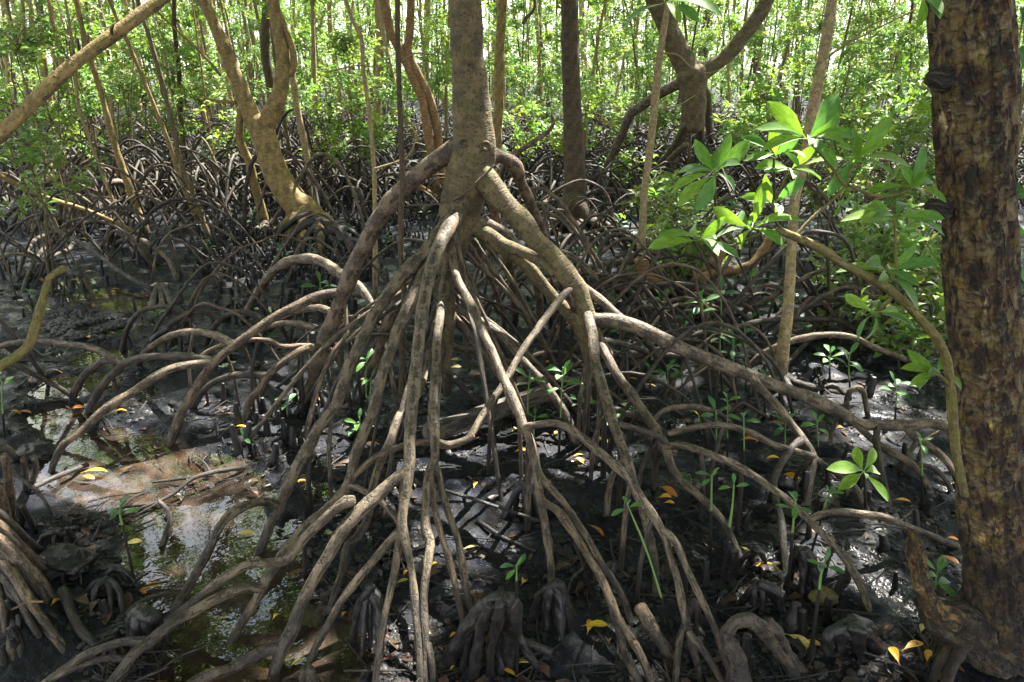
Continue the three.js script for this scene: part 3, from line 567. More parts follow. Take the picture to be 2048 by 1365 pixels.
  // thin stems near the central tree: [label, line, w0, w1, distance, material]
  const stems = [
    ['thin dark knobbly pole standing close in front of the central tree\'s left roots', '802,806 803,760 805,690 805,627 808,592 802,506 802,420 805,379 802,275 798,172 795,69 795,0', 12, 10, 4.25, M.barkDark, 6],
    ['thin pale stem left of the dark pole, its foot in the arched roots', '750,600 750,520 750,448 748,344 743,275 736,207 726,138 721,72 705,41 691,0', 10, 8, 'g', M.barkPale, 6],
    ['brown upright trunk behind the thin pale stem', '750,300 750,286 757,172 760,103 755,0', 17, 15, 'g', M.barkYellow, 8],
    ['slanting pale stem behind the crossing orange trunks', '858,332 846,300 822,258 798,207 784,148 767,69 760,0', 11, 8, 'g', M.barkPale, 8],
    ['brown stem half hidden left of the central trunk', '848,205 850,165 853,60 855,0', 15, 13, 'g', M.barkYellow, 8],
    ['pale orange trunk just right of the central trunk', '1000,392 998,362 994,275 998,207 998,138 1001,69 1005,0', 20, 19, 'g', M.barkYellow, 8.5],
    ['thin stem behind the straight dark trunk', '1172,225 1173,207 1167,103 1163,0', 13, 11, 'g', M.barkPale, 8],
    ['dark trunk behind the right limb of the forked tree', '1400,190 1402,140 1413,60 1420,0', 22, 22, 'g', M.barkDark, 9],
    ['dark narrow trunk between the forked tree and the mottled stem', '1514,225 1514,160 1516,80 1518,0', 17, 15, 'g', M.barkDark, 9],
    ['dark narrow trunk far behind the leaves at right', '1756,200 1756,140 1757,60 1760,0', 16, 14, 'g', M.barkDark, 9],
    ['black weathered trunk behind the yellow forked tree', '590,345 565,337 551,241 542,172 530,103 534,0', 24, 18, 'g', M.barkDark, 9],
    ['thick dark trunk with a sweeping foot far behind at left', '352,222 351,207 340,138 328,60 320,0', 30, 25, 'g', M.barkDark, 9],
  ];
  for (const [label, line, w0, w1, d, mat, h] of stems) tracedTree('mangrove_tree', label, 'tree', up(line, w0, w1, d, h), mat, { o: { radial: 12 } });
  const hook = tracedTree('mangrove_tree', 'curved brown stem bent like a sickle behind the straight dark trunk', 'tree', limb('1174,200 1177,217 1201,238 1232,255 1243,245 1236,215', 18, 12, groundAt(1232, 262), groundAt(1232, 262), { keepAbove: false }), M.barkOrange);
  part(hook, 'foot', tube(limb('1232,252 1236,275 1240,290', 16, 12, groundAt(1232, 262), 'g')), M.barkOrange);
  const fl = tracedTree('root_flare', 'dark sweeping root that curves away from the far dark trunk at left', 'root', limb('352,205 370,215 395,232 412,250', 26, 12, groundAt(352, 222), 'g'), M.barkDark, { trunkName: 'root_arm' });
  const br = thing('bare_branch', 'bare brown branch rising to the right from behind the central roots', 'branch', onGround(1030, 312));
  part(br, 'branch', tube(limb('1025,312 1050,295 1075,278 1098,262 1107,245 1103,232', 12, 7, 7, 7, { keepAbove: false })), M.rootWarm);
  part(br, 'foot', tube(limb('1030,305 1010,330 1000,400 1000,460', 12, 10, 7, 'g')), M.rootWarm);
}

// the pole thicket at left: thin stems, each a sapling
{
  const G = 'slender saplings of the thicket at left';
  const list = [
    ['151,403 127,327 114,269 103,213 92,150 84,80 80,0', 12, 9], ['131,402 107,344 79,293 58,224 50,120 44,0', 10, 7], ['293,465 265,396 241,327 220,258 207,207 189,145 172,86 160,40 152,0', 14, 9],
    ['417,474 389,396 362,327 344,248 317,138 296,69 275,0', 11, 8], ['400,455 362,362 331,269 303,200 275,131 248,69 217,0', 10, 7], ['255,472 224,396 196,327 172,258 158,224 150,140 140,60 130,0', 7, 5],
    ['148,340 138,224 131,172 117,103 103,34 96,0', 9, 8], ['186,410 179,310 176,224 178,120 172,0', 6, 5], ['86,240 86,138 76,86 59,0', 11, 9], ['630,415 616,327 599,241 592,207 582,131 565,69 551,0', 14, 11],
    ['685,268 680,210 675,155 661,69 658,0', 12, 9], ['599,385 582,310 565,224 556,160 545,80 540,0', 9, 6], ['237,300 235,200 230,100 224,0', 5, 5], ['205,330 190,250 182,180 178,90 190,0', 7, 5],
    ['470,235 458,180 446,120 430,50 420,0', 9, 7], ['486,180 480,100 470,40 460,0', 8, 7], ['505,190 498,120 492,60 485,0', 8, 6], ['440,230 420,150 412,80 400,0', 8, 6], ['455,235 440,150 432,70 428,0', 6, 5], ['418,215 405,150 398,80 390,0', 7, 6],
    ['525,205 515,140 505,70 500,0', 9, 8], ['600,150 598,80 596,0', 6, 5], ['615,160 612,90 610,0', 6, 5], ['638,165 640,90 645,0', 8, 7], ['700,200 702,120 695,50 690,0', 7, 6], ['275,250 268,180 255,90 250,0', 22, 18], ['20,240 14,140 8,60 4,0', 8, 6], ['35,260 28,160 20,80 15,0', 5, 4],
    ['440,400 432,350 425,300', 6, 4], ['640,300 646,270 642,215', 5, 4],
    ['1085,230 1080,150 1075,60 1070,0', 8, 7], ['1210,150 1205,80 1195,0', 9, 7], ['1235,160 1225,90 1210,0', 10, 8], ['1455,210 1460,120 1470,0', 7, 6], ['1570,205 1572,120 1580,0', 8, 6], ['1690,230 1700,140 1712,60 1725,0', 7, 5], ['1545,215 1560,150 1580,80 1600,0', 9, 6], ['1830,210 1826,120 1830,0', 9, 7], ['985,200 988,100 990,0', 7, 6], ['720,180 716,110 712,0', 6, 5],
  ];
  const sr = rng(7070), first = list.length;
  for (let i = 0; i < 16; i++) { const x = sr.in(10, 500), y = sr.in(235, 430), lean = sr.in(20, 120) * (y / 400), w = sr.in(5, 9); list.push([`${x},${y} ${x - lean * 0.25 + sr.in(-5, 5)},${y * 0.7} ${x - lean * 0.6 + sr.in(-6, 6)},${y * 0.35} ${x - lean},0`, w, w * 0.75]); }
  list.forEach(([line, w0, w1], i) => {
    const left = i < 30 || i >= first;
    const t = tracedTree('mangrove_sapling', left ? 'slender pale sapling stem in the pole thicket behind the arching roots at left' : 'slender pale sapling stem among green leaves in the far background', 'sapling', up(line, w0, w1, 'g', 7), [M.barkYellow, M.barkPale, M.barkYellow, M.bark][i % 4], { trunkName: 'stem', group: left ? G : 'slender saplings in the far background', o: { radial: 8, step: 0.08, knots: 0.3 } });
    const r = rng(900 + i), b = t.position;
    const n = b.z > -16 ? 5 : 3;
    for (let k = 0; k < n; k++) {
      const a = r.in(0, 6.283), h = r.in(0.25, 0.7), reach = r.in(0.3, 0.8), p = [];
      for (let q = 0; q <= 5; q++) { const s = q / 5, x = b.x + Math.cos(a) * reach * s, z = b.z + Math.sin(a) * reach * s; p.push({ p: V(x, mix(gh(x, z) - 0.06, b.y + h, 1 - s * s), z), r: r.in(0.012, 0.02) }); }
      part(t, 'prop_root', tube(p, { radial: 7, step: 0.12 }), i % 2 ? M.rootDark : M.root);
    }
  });
}
// poles and branches close to the viewer at left
{
  const b = thing('leaning_branch', 'thick pale-yellow branch crossing the upper left corner', 'branch', at(0, 270, 3));
  part(b, 'branch', tube(limb('-60,335 -20,288 0,270 60,210 110,160 160,118 225,70 290,22 320,0 380,-50', 0, 0, 3.0, 3.6, { widths: [27, 27, 26, 26, 26, 25, 25, 25, 24, 23], keepAbove: false }), { radial: 18, knots: 0.16 }), M.barkYellow);
  for (const s of ['160,108 156,90 154,76', '225,70 222,58 226,50', '95,168 100,160 110,152']) part(b, 'stub', tube(limb(s, 9, 5, 'j', 3.2, { keepAbove: false })), M.barkYellow);
  const s = thing('leaning_stick', 'broken yellow-green stick bent upward at the left edge', 'branch', at(0, 725, 2.6));
  part(s, 'stick', tube(limb('-40,752 0,732 35,712 58,690 68,660 80,620 92,575 97,558 112,545 127,537', 0, 0, 2.55, 2.75, { widths: [20, 19, 18, 17, 16, 15, 15, 14, 14, 15], keepAbove: false }), { radial: 14, knots: 0.2 }), M.barkGreen);
  part(s, 'thorn', tube(limb('92,566 86,560 82,556', 5, 2, 'j', 2.7, { keepAbove: false })), M.barkGreen);
  const l = thing('fallen_branch', 'long slim brown branch fallen across the roots at left', 'branch', onGround(280, 500));
  part(l, 'branch', tube(limb('-40,335 0,352 50,378 100,398 170,420 240,450 285,472', 10, 8, 8.6, 9.4, { keepAbove: false })), M.barkYellow);
  const k = thing('fallen_branch', 'straight grey fallen branch leaning to an orange stump beyond the puddle', 'branch', onGround(310, 575));
  part(k, 'branch', tube(limb('90,445 140,475 190,505 235,540 290,572 310,580', 8, 9, 8.6, 'g')), M.wood);
  const st = thing('root_stump', 'small mud-capped orange stump beyond the puddle', 'stump', onGround(320, 600));
  for (const q of ['318,572 322,590 325,612', '322,570 335,590 342,610', '320,572 308,592 305,612', '300,580 312,572 325,570']) part(st, 'stump_leg', tube(limb(q, 14, 12, 'g', 'g', { keepAbove: false }), { wob: 0.2 }), M.rootWarm);
}

// ------------------------------------------------------------------ dark flaky trunk in the right foreground
{
  const D = 2.35, o = { widths: [200, 176, 150, 130, 116, 110, 112, 112, 116, 119, 119, 121, 118, 122, 130, 141, 143, 140, 143], keepAbove: false };
  const pts = limb('1992,1440 1990,1365 1990,1300 1992,1240 1995,1180 1990,1100 1984,1000 1976,900 1974,800 1972,700 1966,600 1960,480 1955,430 1954,350 1953,280 1952,200 1945,120 1940,50 1938,0', 0, 0, D, D, o);
  const t = thing('foreground_trunk', 'dark flaky-barked trunk with lichen close on the right', 'tree', at(1990, 1400, D).setY(0));
  const plate = (a, v) => { const w = 0.25 * n3(Math.cos(a) * 2, Math.sin(a) * 2, v * 3); const c = n3(Math.cos(a) * 5 + w, Math.sin(a) * 5, v * 7 + w), f = n3(Math.cos(a) * 13, Math.sin(a) * 13, v * 19); return 0.008 * sstep(-0.1, 0.12, c) + 0.005 * f + 0.003 * n3(Math.cos(a) * 30, Math.sin(a) * 30, v * 50) + 0.012 * n3(Math.cos(a), Math.sin(a), v * 2.2); };
  const g = sweep(carryUp(pts, 7.5, 0.1), { radial: 110, step: 0.009, max: 520, wob: 0.03, knots: 0, seed: 3.3, disp: plate });
  const p = g.attributes.position, col = [];
  for (let i = 0; i < p.count; i++) {
    const x = p.getX(i), y = p.getY(i), z = p.getZ(i);
    const li = sstep(0.25, 0.3, fbm(x * 7, y * 6, z * 7, 4)), wh = sstep(0.3, 0.33, fbm(x * 11 + 5, y * 7, z * 11, 4)), rd = sstep(0.08, 0.2, fbm(x * 6, y * 2.2 + 3, z * 6, 4));
    let c = lerp3([0.9, 0.88, 0.72], [0.66, 0.52, 0.38], rd);
    c = lerp3(c, [1.5, 1.35, 0.8], 0.7 * li); c = lerp3(c, [2.7, 2.65, 2.3], wh);
    const shadeMud = sstep(0.02, 0.1, 0.62 - y + 0.5 * fbm(x * 8, y * 4, z * 8, 4)); c = lerp3(c, [0.34, 0.3, 0.28], 0.9 * shadeMud); // shade at the foot painted in, together with wet mud; ragged upper edge
    col.push(...c);
  }
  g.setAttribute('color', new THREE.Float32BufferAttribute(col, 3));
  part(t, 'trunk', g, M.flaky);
  const lump = (s, w0, w1, m, label, d0 = D - 0.04, d1 = D - 0.05) => { const q = sweep(limb(s, w0, w1, d0, d1, { keepAbove: false, store: false }), { radial: 20, wob: 0.25, knots: 0.3, step: 0.012, seed: 6.1, disp: (a, v) => 0.008 * n3(Math.cos(a) * 4, Math.sin(a) * 4, v * 22) }); q.setAttribute('color', new THREE.Float32BufferAttribute(new Float32Array(q.attributes.position.count * 3).fill(0.4), 3)); return part(t, m, q, M.flaky, label); };
  lump('1890,420 1872,415 1858,410', 44, 18, 'bark_lump');
  lump('1896,155 1880,160 1862,152', 54, 24, 'bark_lump');
  lump('1990,1300 1940,1262 1900,1240 1868,1228', 130, 60, 'root_burl');
  lump('1960,1350 1900,1330 1850,1330', 120, 50, 'root_burl');
  const stub = sweep(limb('1905,1240 1872,1220 1848,1180 1838,1130 1830,1092 1826,1066', 0, 0, D - 0.1, D - 0.22, { widths: [46, 40, 36, 32, 28, 18], keepAbove: false }), { radial: 26, wob: 0.2, knots: 0.2, step: 0.01, seed: 2.2, disp: (a, v) => 0.009 * n3(Math.cos(a) * 3, Math.sin(a) * 3, v * 16) });
  stub.setAttribute('color', new THREE.Float32BufferAttribute(new Float32Array(stub.attributes.position.count * 3).map((_, i) => [1.05, 0.95, 0.58][i % 3]), 3));
  part(t, 'broken_stub', stub, M.flaky, 'broken mossy stub rising from the foot of the dark trunk');
  for (const s of ['1900,1300 1880,1330 1860,1372', '1930,1290 1900,1345 1890,1400']) part(t, 'root_foot', tube(limb(s, 26, 16, D - 0.1, 'g', { store: false }), { wob: 0.2 }), M.barkDark);
  canopyTrees.push({ tree: t, x: 1.5, z: -2.3, y: 7.6, mat: M.barkDark });
}

// ------------------------------------------------------------------ bright leafy branch in front at right
const camDir = (px, py) => { const r = ray(px, py); return V(r[0], r[1], -1).normalize(); };
const RIGHT = V(1, 0, 0), UPV = V(0, Math.cos(PITCH), -Math.sin(PITCH)), FWD = V(0, -Math.sin(PITCH), -Math.cos(PITCH));
// leaves from a centre towards traced tips; the blade turns its face up and a little to the viewer
function rosette(parent, center, tips, D, mats, r, { wid = 0.36, lift = 0.7, into = null } = {}) {
  const [c] = pix(center), p0 = at(c[0], c[1], D), sc = depthPx(c[0], c[1], D) / FOCAL;
  pix(tips).forEach(([x, y], i) => {
    const dx = (x - c[0]) * sc, dy = -(y - c[1]) * sc, l2 = Math.hypot(dx, dy), len = Math.max(l2 * 1.08, 0.105), tilt = Math.sqrt(Math.max(0, len * len - l2 * l2)) * (r() < 0.6 ? 1 : -1) + r.in(-0.015, 0.02);
    const d = V(0, 0, 0).addScaledVector(RIGHT, dx).addScaledVector(UPV, dy).addScaledVector(FWD, -tilt).normalize();
    const up = dy > Math.abs(dx) * 0.55, n = up ? V(r.in(-0.6, 0), r.in(-0.1, 0.25), 0.95) : V(r.in(-0.2, 0.45), 0.85 + r.in(-0.2, 0.1), 0.5 + r.in(-0.15, 0.25)); n.addScaledVector(d, -n.dot(d)).normalize();
    const m = new THREE.Matrix4().makeBasis(d, n, V(0, 0, 0).crossVectors(d, n));
    const k = new THREE.Mesh(LEAVES[(i + Math.floor(r() * 4)) % 4], mats[Math.floor(r() * mats.length)]);
    k.name = 'leaf'; k.castShadow = k.receiveShadow = true;
    m.scale(V(len, len, len * r.in(0.9, 1.12) * wid / 0.38)); m.setPosition(p0.clone().addScaledVector(n, r.in(-0.004, 0.008)).sub(into ? V(0, 0, 0) : parent.position));
    m.decompose(k.position, k.quaternion, k.scale); (into || parent).add(k);
  });
}
{
  const D = 2.0, r = rng(77);
  const b = thing('leafy_branch', 'mossy branch with large bright green leaf rosettes leaning out from beside the dark trunk', 'branch', at(1905, 820, D));
  part(b, 'branch', tube(limb('1930,990 1912,900 1905,820 1899,749 1892,712 1873,676 1848,646 1811,606 1771,573 1727,548 1683,526 1647,500 1592,475 1556,460', 0, 0, D + 0.1, D - 0.1, { widths: [14, 17, 19, 18, 18, 18, 18, 18, 18, 18, 17, 17, 15, 13], keepAbove: false }), { radial: 16 }), M.barkGreen);
  const twigs = [], twig = (s, w0 = 7, w1 = 5, d1 = D) => twigs.push({ end: pix(s).pop(), mesh: part(b, 'twig', tube(limb(s, w0, w1, 'j', d1, { keepAbove: false }), { radial: 8 }), M.barkGreen) });
  twig('1590,475 1620,440 1660,405 1690,375 1700,345 1713,322'); twig('1690,372 1660,330 1635,300 1614,280', 6, 6);
  twig('1575,468 1550,440 1545,413', 6, 5); twig('1550,436 1549,370 1548,316', 5, 4); twig('1546,420 1560,380 1578,342', 5, 4);
  twig('1560,462 1530,462 1505,458', 7, 6); twig('1530,462 1470,490 1420,492 1400,480', 6, 5); twig('1440,490 1432,430 1430,380 1431,345', 6, 5);
  twig('1700,372 1750,392 1800,388 1822,378', 6, 5); twig('1795,590 1792,500 1790,440', 7, 5); twig('1760,568 1768,555 1771,547', 9, 8); twig('1790,590 1770,610 1753,624', 9, 7); twig('1899,770 1890,760 1875,748', 8, 6);
  const ros = [['c860,760', 'c1010,530 c645,585 c615,662 c600,790 c1140,708 c1035,638 c800,850 c862,865 c1010,930 c985,765 c720,735'], ['c1130,880', 'c1270,660 c1050,775 c880,845 c955,1040 c1400,940 c1390,862 c1290,795 c1042,735 c980,800'],
    ['c360,945', 'c400,778 c535,790 c222,808 c190,872 c140,915 c170,1105 c252,1160 c140,1030 c512,1020 c310,880 c430,940'], ['f560,100', 'f590,-130 f745,5 f815,88 f685,165 f490,200 f325,85 f360,-30 f480,-40 f640,-20'],
    ['f270,165', 'f5,190 f60,88 f225,5 f470,280 f415,115 f375,55 f330,210'], ['f1290,350', 'f1060,255 f1120,310 f1265,205 f1440,200 f1545,280 f1385,385 f1170,400 f1468,510 f1215,330'], ['f1240,560', 'f1120,460 f1300,435 f1455,555 f1365,630 f1440,610 f1275,745 f1165,660'],
    ['c1430,1030', 'c1465,815 c1320,888 c1215,1050 c1595,970 c1600,1022 c1560,1125 c1400,960'], ['c1345,1200', 'c1095,1110 c1275,1070 c1440,1062 c1565,1140 c1085,1225 c1570,1200 c1595,1262 c1180,1170'], ['f1570,890', 'f1365,770 f1375,825 f1505,795 f1405,940 f1450,890 f1560,985 f1625,945 f1480,870'],
    ['c690,850', 'c500,890 c490,765 c610,740 c800,860 c770,910 c740,790'], ['c770,930', 'c520,950 c610,925 c970,970 c840,835 c905,1080 c720,1010 c700,880'], ['c670,1120', 'c580,985 c800,1000 c775,1120 c480,1095 c560,1160 c640,1210']];
  ros.forEach(([c, t], i) => {
    const [p] = pix(c), near = twigs.reduce((m, q) => (Math.hypot(q.end[0] - p[0], q.end[1] - p[1]) < Math.hypot(m.end[0] - p[0], m.end[1] - p[1]) ? q : m));
    rosette(b, c, t, D + [0, 0.02, -0.12, -0.08, -0.1, 0, -0.02, 0.1, 0.05, 0.1, 0.1, 0.12, -0.05][i], L.near, r, { into: near.mesh });
  });
}
{ // leaves that hang into the frame at the top and beside the dark trunk
  const r = rng(81);
  const t = thing('hanging_twig', 'leafy twig hanging into the top edge above the pale sapling', 'branch', at(1330, -30, 2.4));
  part(t, 'twig', tube(limb('1345,-70 1338,-30 1333,5 1325,10', 6, 4, 2.4, 2.4, { keepAbove: false })), M.barkGreen);
  rosette(t, '1330,6', '1236,22 1300,-10 1395,50 1440,22 1415,-10 1370,-20 1350,48', 2.4, L.near, r);
  const u = thing('hanging_twig', 'leafy twig hanging into the top edge left of the dark trunk', 'branch', at(1850, -30, 2.0));
  part(u, 'twig', tube(limb('1850,-60 1842,-25 1838,-5', 6, 4, 2.0, 2.0, { keepAbove: false })), M.barkGreen);
  rosette(u, '1838,-6', '1790,14 1715,8 1848,28 1855,60 1760,-10 1880,20', 2.0, L.near, r);
  const w = thing('leafy_sapling', 'green leafy shoots showing past the right side of the dark trunk', 'sapling', onGround(2075, 760));
  part(w, 'stem', tube(limb('2075,760 2068,600 2062,420 2058,200 2050,60', 10, 5, 2.9, 3.0, { keepAbove: false })), M.barkGreen);
  for (const [c, s] of [['2060,400', '2030,350 2032,420 2090,360 2100,430 2060,320 2020,392'], ['2062,480', '2030,440 2032,510 2090,450 2062,540'], ['2066,580', '2034,545 2036,600 2095,560 2070,640'], ['2056,150', '2028,130 2030,170 2080,100 2060,80'], ['2052,50', '2025,30 2030,70 2085,60 2060,0'], ['2060,280', '2026,262 2030,300 2090,250 2060,220']]) rosette(w, c, s, 2.9, L.seedling, r);
}

// ------------------------------------------------------------------ seedlings
function seedling(base, top, leafPx, n, label, o = {}) {
  const [b] = pix(base), [tp] = pix(top), D = o.D ?? groundAt(b[0], b[1]), r = rng(Math.round(b[0] * 7 + b[1] * 13));
  const t = thing('mangrove_seedling', label, 'seedling', onGround(b[0], b[1]), o.group);
  const k = o.dark ?? 0.4, m = [mix(b[0], tp[0], k), mix(b[1], tp[1], k)];
  const w = o.w ?? 4.5, lean = (o.bend ?? r.in(-5, 5));
  part(t, 'hypocotyl', tube(limb(`${b[0]},${b[1]} ${m[0] + lean * 0.4},${m[1]}`, w * 1.25, w, D, D - 0.01, { store: false, keepAbove: false }), { radial: 8, knots: 0 }), M.rootMuddy);
  const stem = part(t, 'stem', tube(limb(`${m[0] + lean * 0.4},${m[1]} ${(m[0] + tp[0]) / 2 + lean * 0.6},${(m[1] + tp[1]) / 2} ${tp[0]},${tp[1]}`, w * 0.85, w * 0.5, D - 0.01, D - 0.02, { store: false, keepAbove: false }), { radial: 6, knots: 0.3 }), L.greenStem);
  const p0 = at(tp[0], tp[1], D - 0.02), len = 1.4 * leafPx * depthPx(tp[0], tp[1], D) / FOCAL;
  const spin = r.in(0, 6);
  for (let i = 0; i < n; i++) {
    const pair = Math.floor(i / 2), a = spin + pair * 1.4 + (i % 2) * Math.PI + r.in(-0.25, 0.25), e = i >= n - 1 ? 1.1 : r.in(-0.1, 0.6) + pair * 0.12;
    const d = V(Math.cos(a) * Math.cos(e), Math.sin(e), Math.sin(a) * Math.cos(e)), nn = V(r.in(-0.2, 0.2), 1, 0.35); nn.addScaledVector(d, -nn.dot(d)).normalize();
    const mm = new THREE.Matrix4().makeBasis(d, nn, V(0, 0, 0).crossVectors(d, nn)), l = len * r.in(0.8, 1.1) * (i >= n - 1 ? 0.8 : 1);
    mm.scale(V(l, l, l)); mm.setPosition(p0.clone().addScaledVector(V(0, -1, 0), (n / 2 - pair) * len * 0.22 * (n > 4 ? 1 : 0.6)));
    const f = new THREE.Mesh(LEAVES[i % 4], (o.mats || L.seedling)[Math.floor(r() * 3)]); f.name = 'leaf'; f.castShadow = f.receiveShadow = true; mm.decompose(f.position, f.quaternion, f.scale); stem.add(f);
  }
}
{
  const S = seedling;
  S('1118,905', '1126,735', 36, 8, 'tall leafy seedling in front of the fallen plank\'s right end', { w: 4.5 });
  S('1055,880', '1060,748', 30, 5, 'seedling with narrow leaves left of the plank\'s right end');
  S('1068,905', '1070,832', 20, 3, 'short yellow-tipped seedling before the plank');
  S('735,850', '733,715', 24, 4, 'thin seedling left of the central front roots', { w: 3 });
  S('740,835', '742,756', 24, 4, 'lower leafy seedling left of the central front roots', { w: 3.5 });
  S('718,880', '718,835', 28, 6, 'low bushy seedling between the left front roots');
  S('575,850', '574,800', 22, 4, 'pale seedling on the sunlit mud left of the front roots', { w: 3 });
  S('488,905', '487,875', 20, 2, 'tiny two-leaved seedling on the bright mud at left', { w: 3 });
  S('645,640', '640,560', 28, 6, 'seedling behind the top of the left arching root', { w: 3.5 });
  S('605,650', '604,612', 22, 4, 'low seedling under the left arching root', { w: 3 });
  S('540,700', '538,670', 20, 4, 'little seedling beside the long left root', { w: 3 });
  S('312,640', '313,622', 20, 4, 'small seedling on mud right of the puddle', { w: 3 });
  S('270,1170', '240,1010', 30, 5, 'dark-stemmed seedling leaning left over the puddle', { w: 5, dark: 0.75, bend: -8 });
  S('8,870', '4,765', 26, 4, 'seedling at the left edge beside the water', { w: 4 });
  S('1337,795', '1335,735', 26, 5, 'seedling right of the long grey root\'s bend', { w: 3.5 });
  S('1407,720', '1404,590', 30, 8, 'tall leafy seedling before the orange elbow', { w: 3.5 });
  S('1445,700', '1443,575', 30, 6, 'second tall seedling right of the orange elbow', { w: 3.5 });
  S('1372,665', '1372,640', 26, 5, 'seedling under the orange elbow, half shaded', { w: 3 });
  S('1445,790', '1442,655', 26, 6, 'upright seedling beyond the long right root', { w: 3.5 });
  S('1468,800', '1467,680', 28, 7, 'leafy seedling just right of the upright one beyond the long root', { w: 3.5 });
  S('1492,780', '1490,655', 24, 5, 'thin seedling between the arching roots at right', { w: 3 });
  S('1434,960', '1432,820', 30, 5, 'seedling with upright pale leaves below the long right root', { w: 4 });
  S('1490,1000', '1488,835', 26, 4, 'seedling with folded leaves right of the pale-leaved one', { w: 4, dark: 0.6 });
  S('1455,930', '1456,800', 24, 4, 'slim seedling between two pale seedlings below the long root', { w: 3.5 });
  S('1640,930', '1634,840', 26, 5, 'seedling leaning before the lower right roots', { w: 3.5 });
  S('1702,800', '1700,705', 30, 6, 'leafy seedling before the bright wet mud at right', { w: 4 });
  S('1640,665', '1636,640', 36, 8, 'bushy seedling right of the mottled stem', { w: 3.5 });
  S('1635,610', '1632,590', 32, 9, 'bushy shrubby seedling behind the mottled stem', { w: 3.5 });
  S('1420,1130', '1424,950', 24, 4, 'tall seedling with a curled pale leaf, dark stem', { w: 6, dark: 0.6, bend: 0 });
  S('1442,1180', '1468,970', 24, 3, 'tall seedling with one round leaf, leaning right', { w: 6, dark: 0.6, bend: 4 });
  S('1575,1190', '1592,1000', 30, 5, 'seedling with three green leaves before the right arching root', { w: 6, dark: 0.65 });
  S('1622,1110', '1660,985', 22, 4, 'thin seedling beneath the right arching root', { w: 4.5, dark: 0.7 });
  S('1620,1320', '1650,1125', 32, 4, 'tall dark-stemmed seedling with yellow-green tips near the bottom right', { w: 7, dark: 0.72, bend: -6 });
  S('1868,1210', '1878,1135', 38, 8, 'leafy seedling between the mossy stub and the dark trunk', { w: 5 });
  S('1940,1225', '1942,1185', 24, 4, 'small seedling at the foot of the dark trunk', { w: 4 });
  S('1035,1345', '1033,1130', 26, 4, 'bright green seedling among the front roots', { w: 5.5, dark: 0.85, bend: 0 });
  S('1345,1275', '1255,1010', 26, 4, 'long bent green-stemmed seedling leaning left in front', { w: 6, dark: 0.3, bend: 12 });
  S('1845,1000', '1842,880', 24, 4, 'seedling before the dark trunk beside the shaded mud', { w: 4 });
  S('1290,750', '1292,700', 24, 4, 'seedling under the long right root', { w: 3.5 });
  S('1208,640', '1207,590', 20, 4, 'seedling with bright yellow-green tips behind the central roots', { w: 3 });
  S('985,690', '985,655', 22, 4, 'seedling among the inner central roots', { w: 3 });
  S('1152,515', '1150,500', 14, 4, 'tiny seedling behind the bend of the right root', { w: 2.5 });
  S('1300,780', '1302,742', 24, 4, 'seedling beside the fork of the long right root', { w: 3 });
  S('1385,1000', '1382,955', 18, 3, 'short seedling under the right arching root near its start', { w: 3.5 });
  for (const [x, y, l] of [[520, 455, 14], [505, 430, 12], [412, 490, 14], [565, 505, 18], [618, 500, 14], [580, 478, 10], [665, 540, 12], [670, 590, 16], [60, 585, 12], [355, 440, 10], [715, 600, 14], [700, 635, 16], [770, 475, 14], [1075, 600, 14], [1180, 545, 12], [1195, 500, 12], [1240, 440, 16], [1165, 420, 14], [1470, 560, 16], [1560, 600, 18], [1500, 640, 18], [1230, 590, 12], [770, 590, 12], [700, 470, 12], [850, 420, 12], [1100, 590, 12]])
    S(`${x},${y + 16}`, `${x},${y}`, l * 1.3, 5, 'tiny leafy seedling scattered on the mud among distant roots', { w: 2.5, group: 'tiny seedlings on the far mud' });
  for (const [x, y, h, l, label] of [[1160, 850, 60, 26, 'seedling beyond the fallen plank'], [1225, 900, 70, 26, 'seedling between the two right front roots'], [1265, 870, 60, 24, 'slim seedling left of the first right fork'], [1365, 800, 70, 26, 'seedling left of the pale upright seedlings'], [1400, 870, 60, 24, 'low seedling before the low arch at right'], [1530, 830, 80, 26, 'seedling under the middle of the long right root'], [1570, 930, 90, 26, 'seedling beside the vertical dark root'], [1660, 760, 60, 28, 'seedling before the wet mud right of the mottled stem'], [1750, 700, 60, 30, 'seedling below the end of the leafy branch'], [1790, 850, 90, 28, 'seedling just left of the dark trunk behind the long root'], [1320, 640, 50, 26, 'seedling left of the orange elbow'], [1500, 600, 50, 28, 'seedling behind the arches left of the mottled stem'], [1700, 660, 50, 32, 'bushy seedling right of the mottled stem, nearer the leafy branch'], [1240, 700, 50, 22, 'seedling behind the big right root']]) S(`${x},${y}`, `${x + 2},${y - h}`, l, 6, label, { w: 3.5 });
  // a bigger leafy seedling low at right
  const r = rng(5), b = thing('mangrove_seedling', 'bright seedling with seven broad leaves, one riddled with holes, low at right', 'seedling', onGround(1735, 1075));
  part(b, 'stem', tube(limb('1735,1075 1732,1010 1728,944', 7, 5, 3.3, 3.26, { keepAbove: false })), M.rootMuddy);
  rosette(b, 'i1170,180', 'i1140,38 i1268,48 i1335,155 i972,110 i998,258 i1275,325 i1130,190', 3.2, [L.near[0], L.near[2]], r, { wid: 0.42 });
}

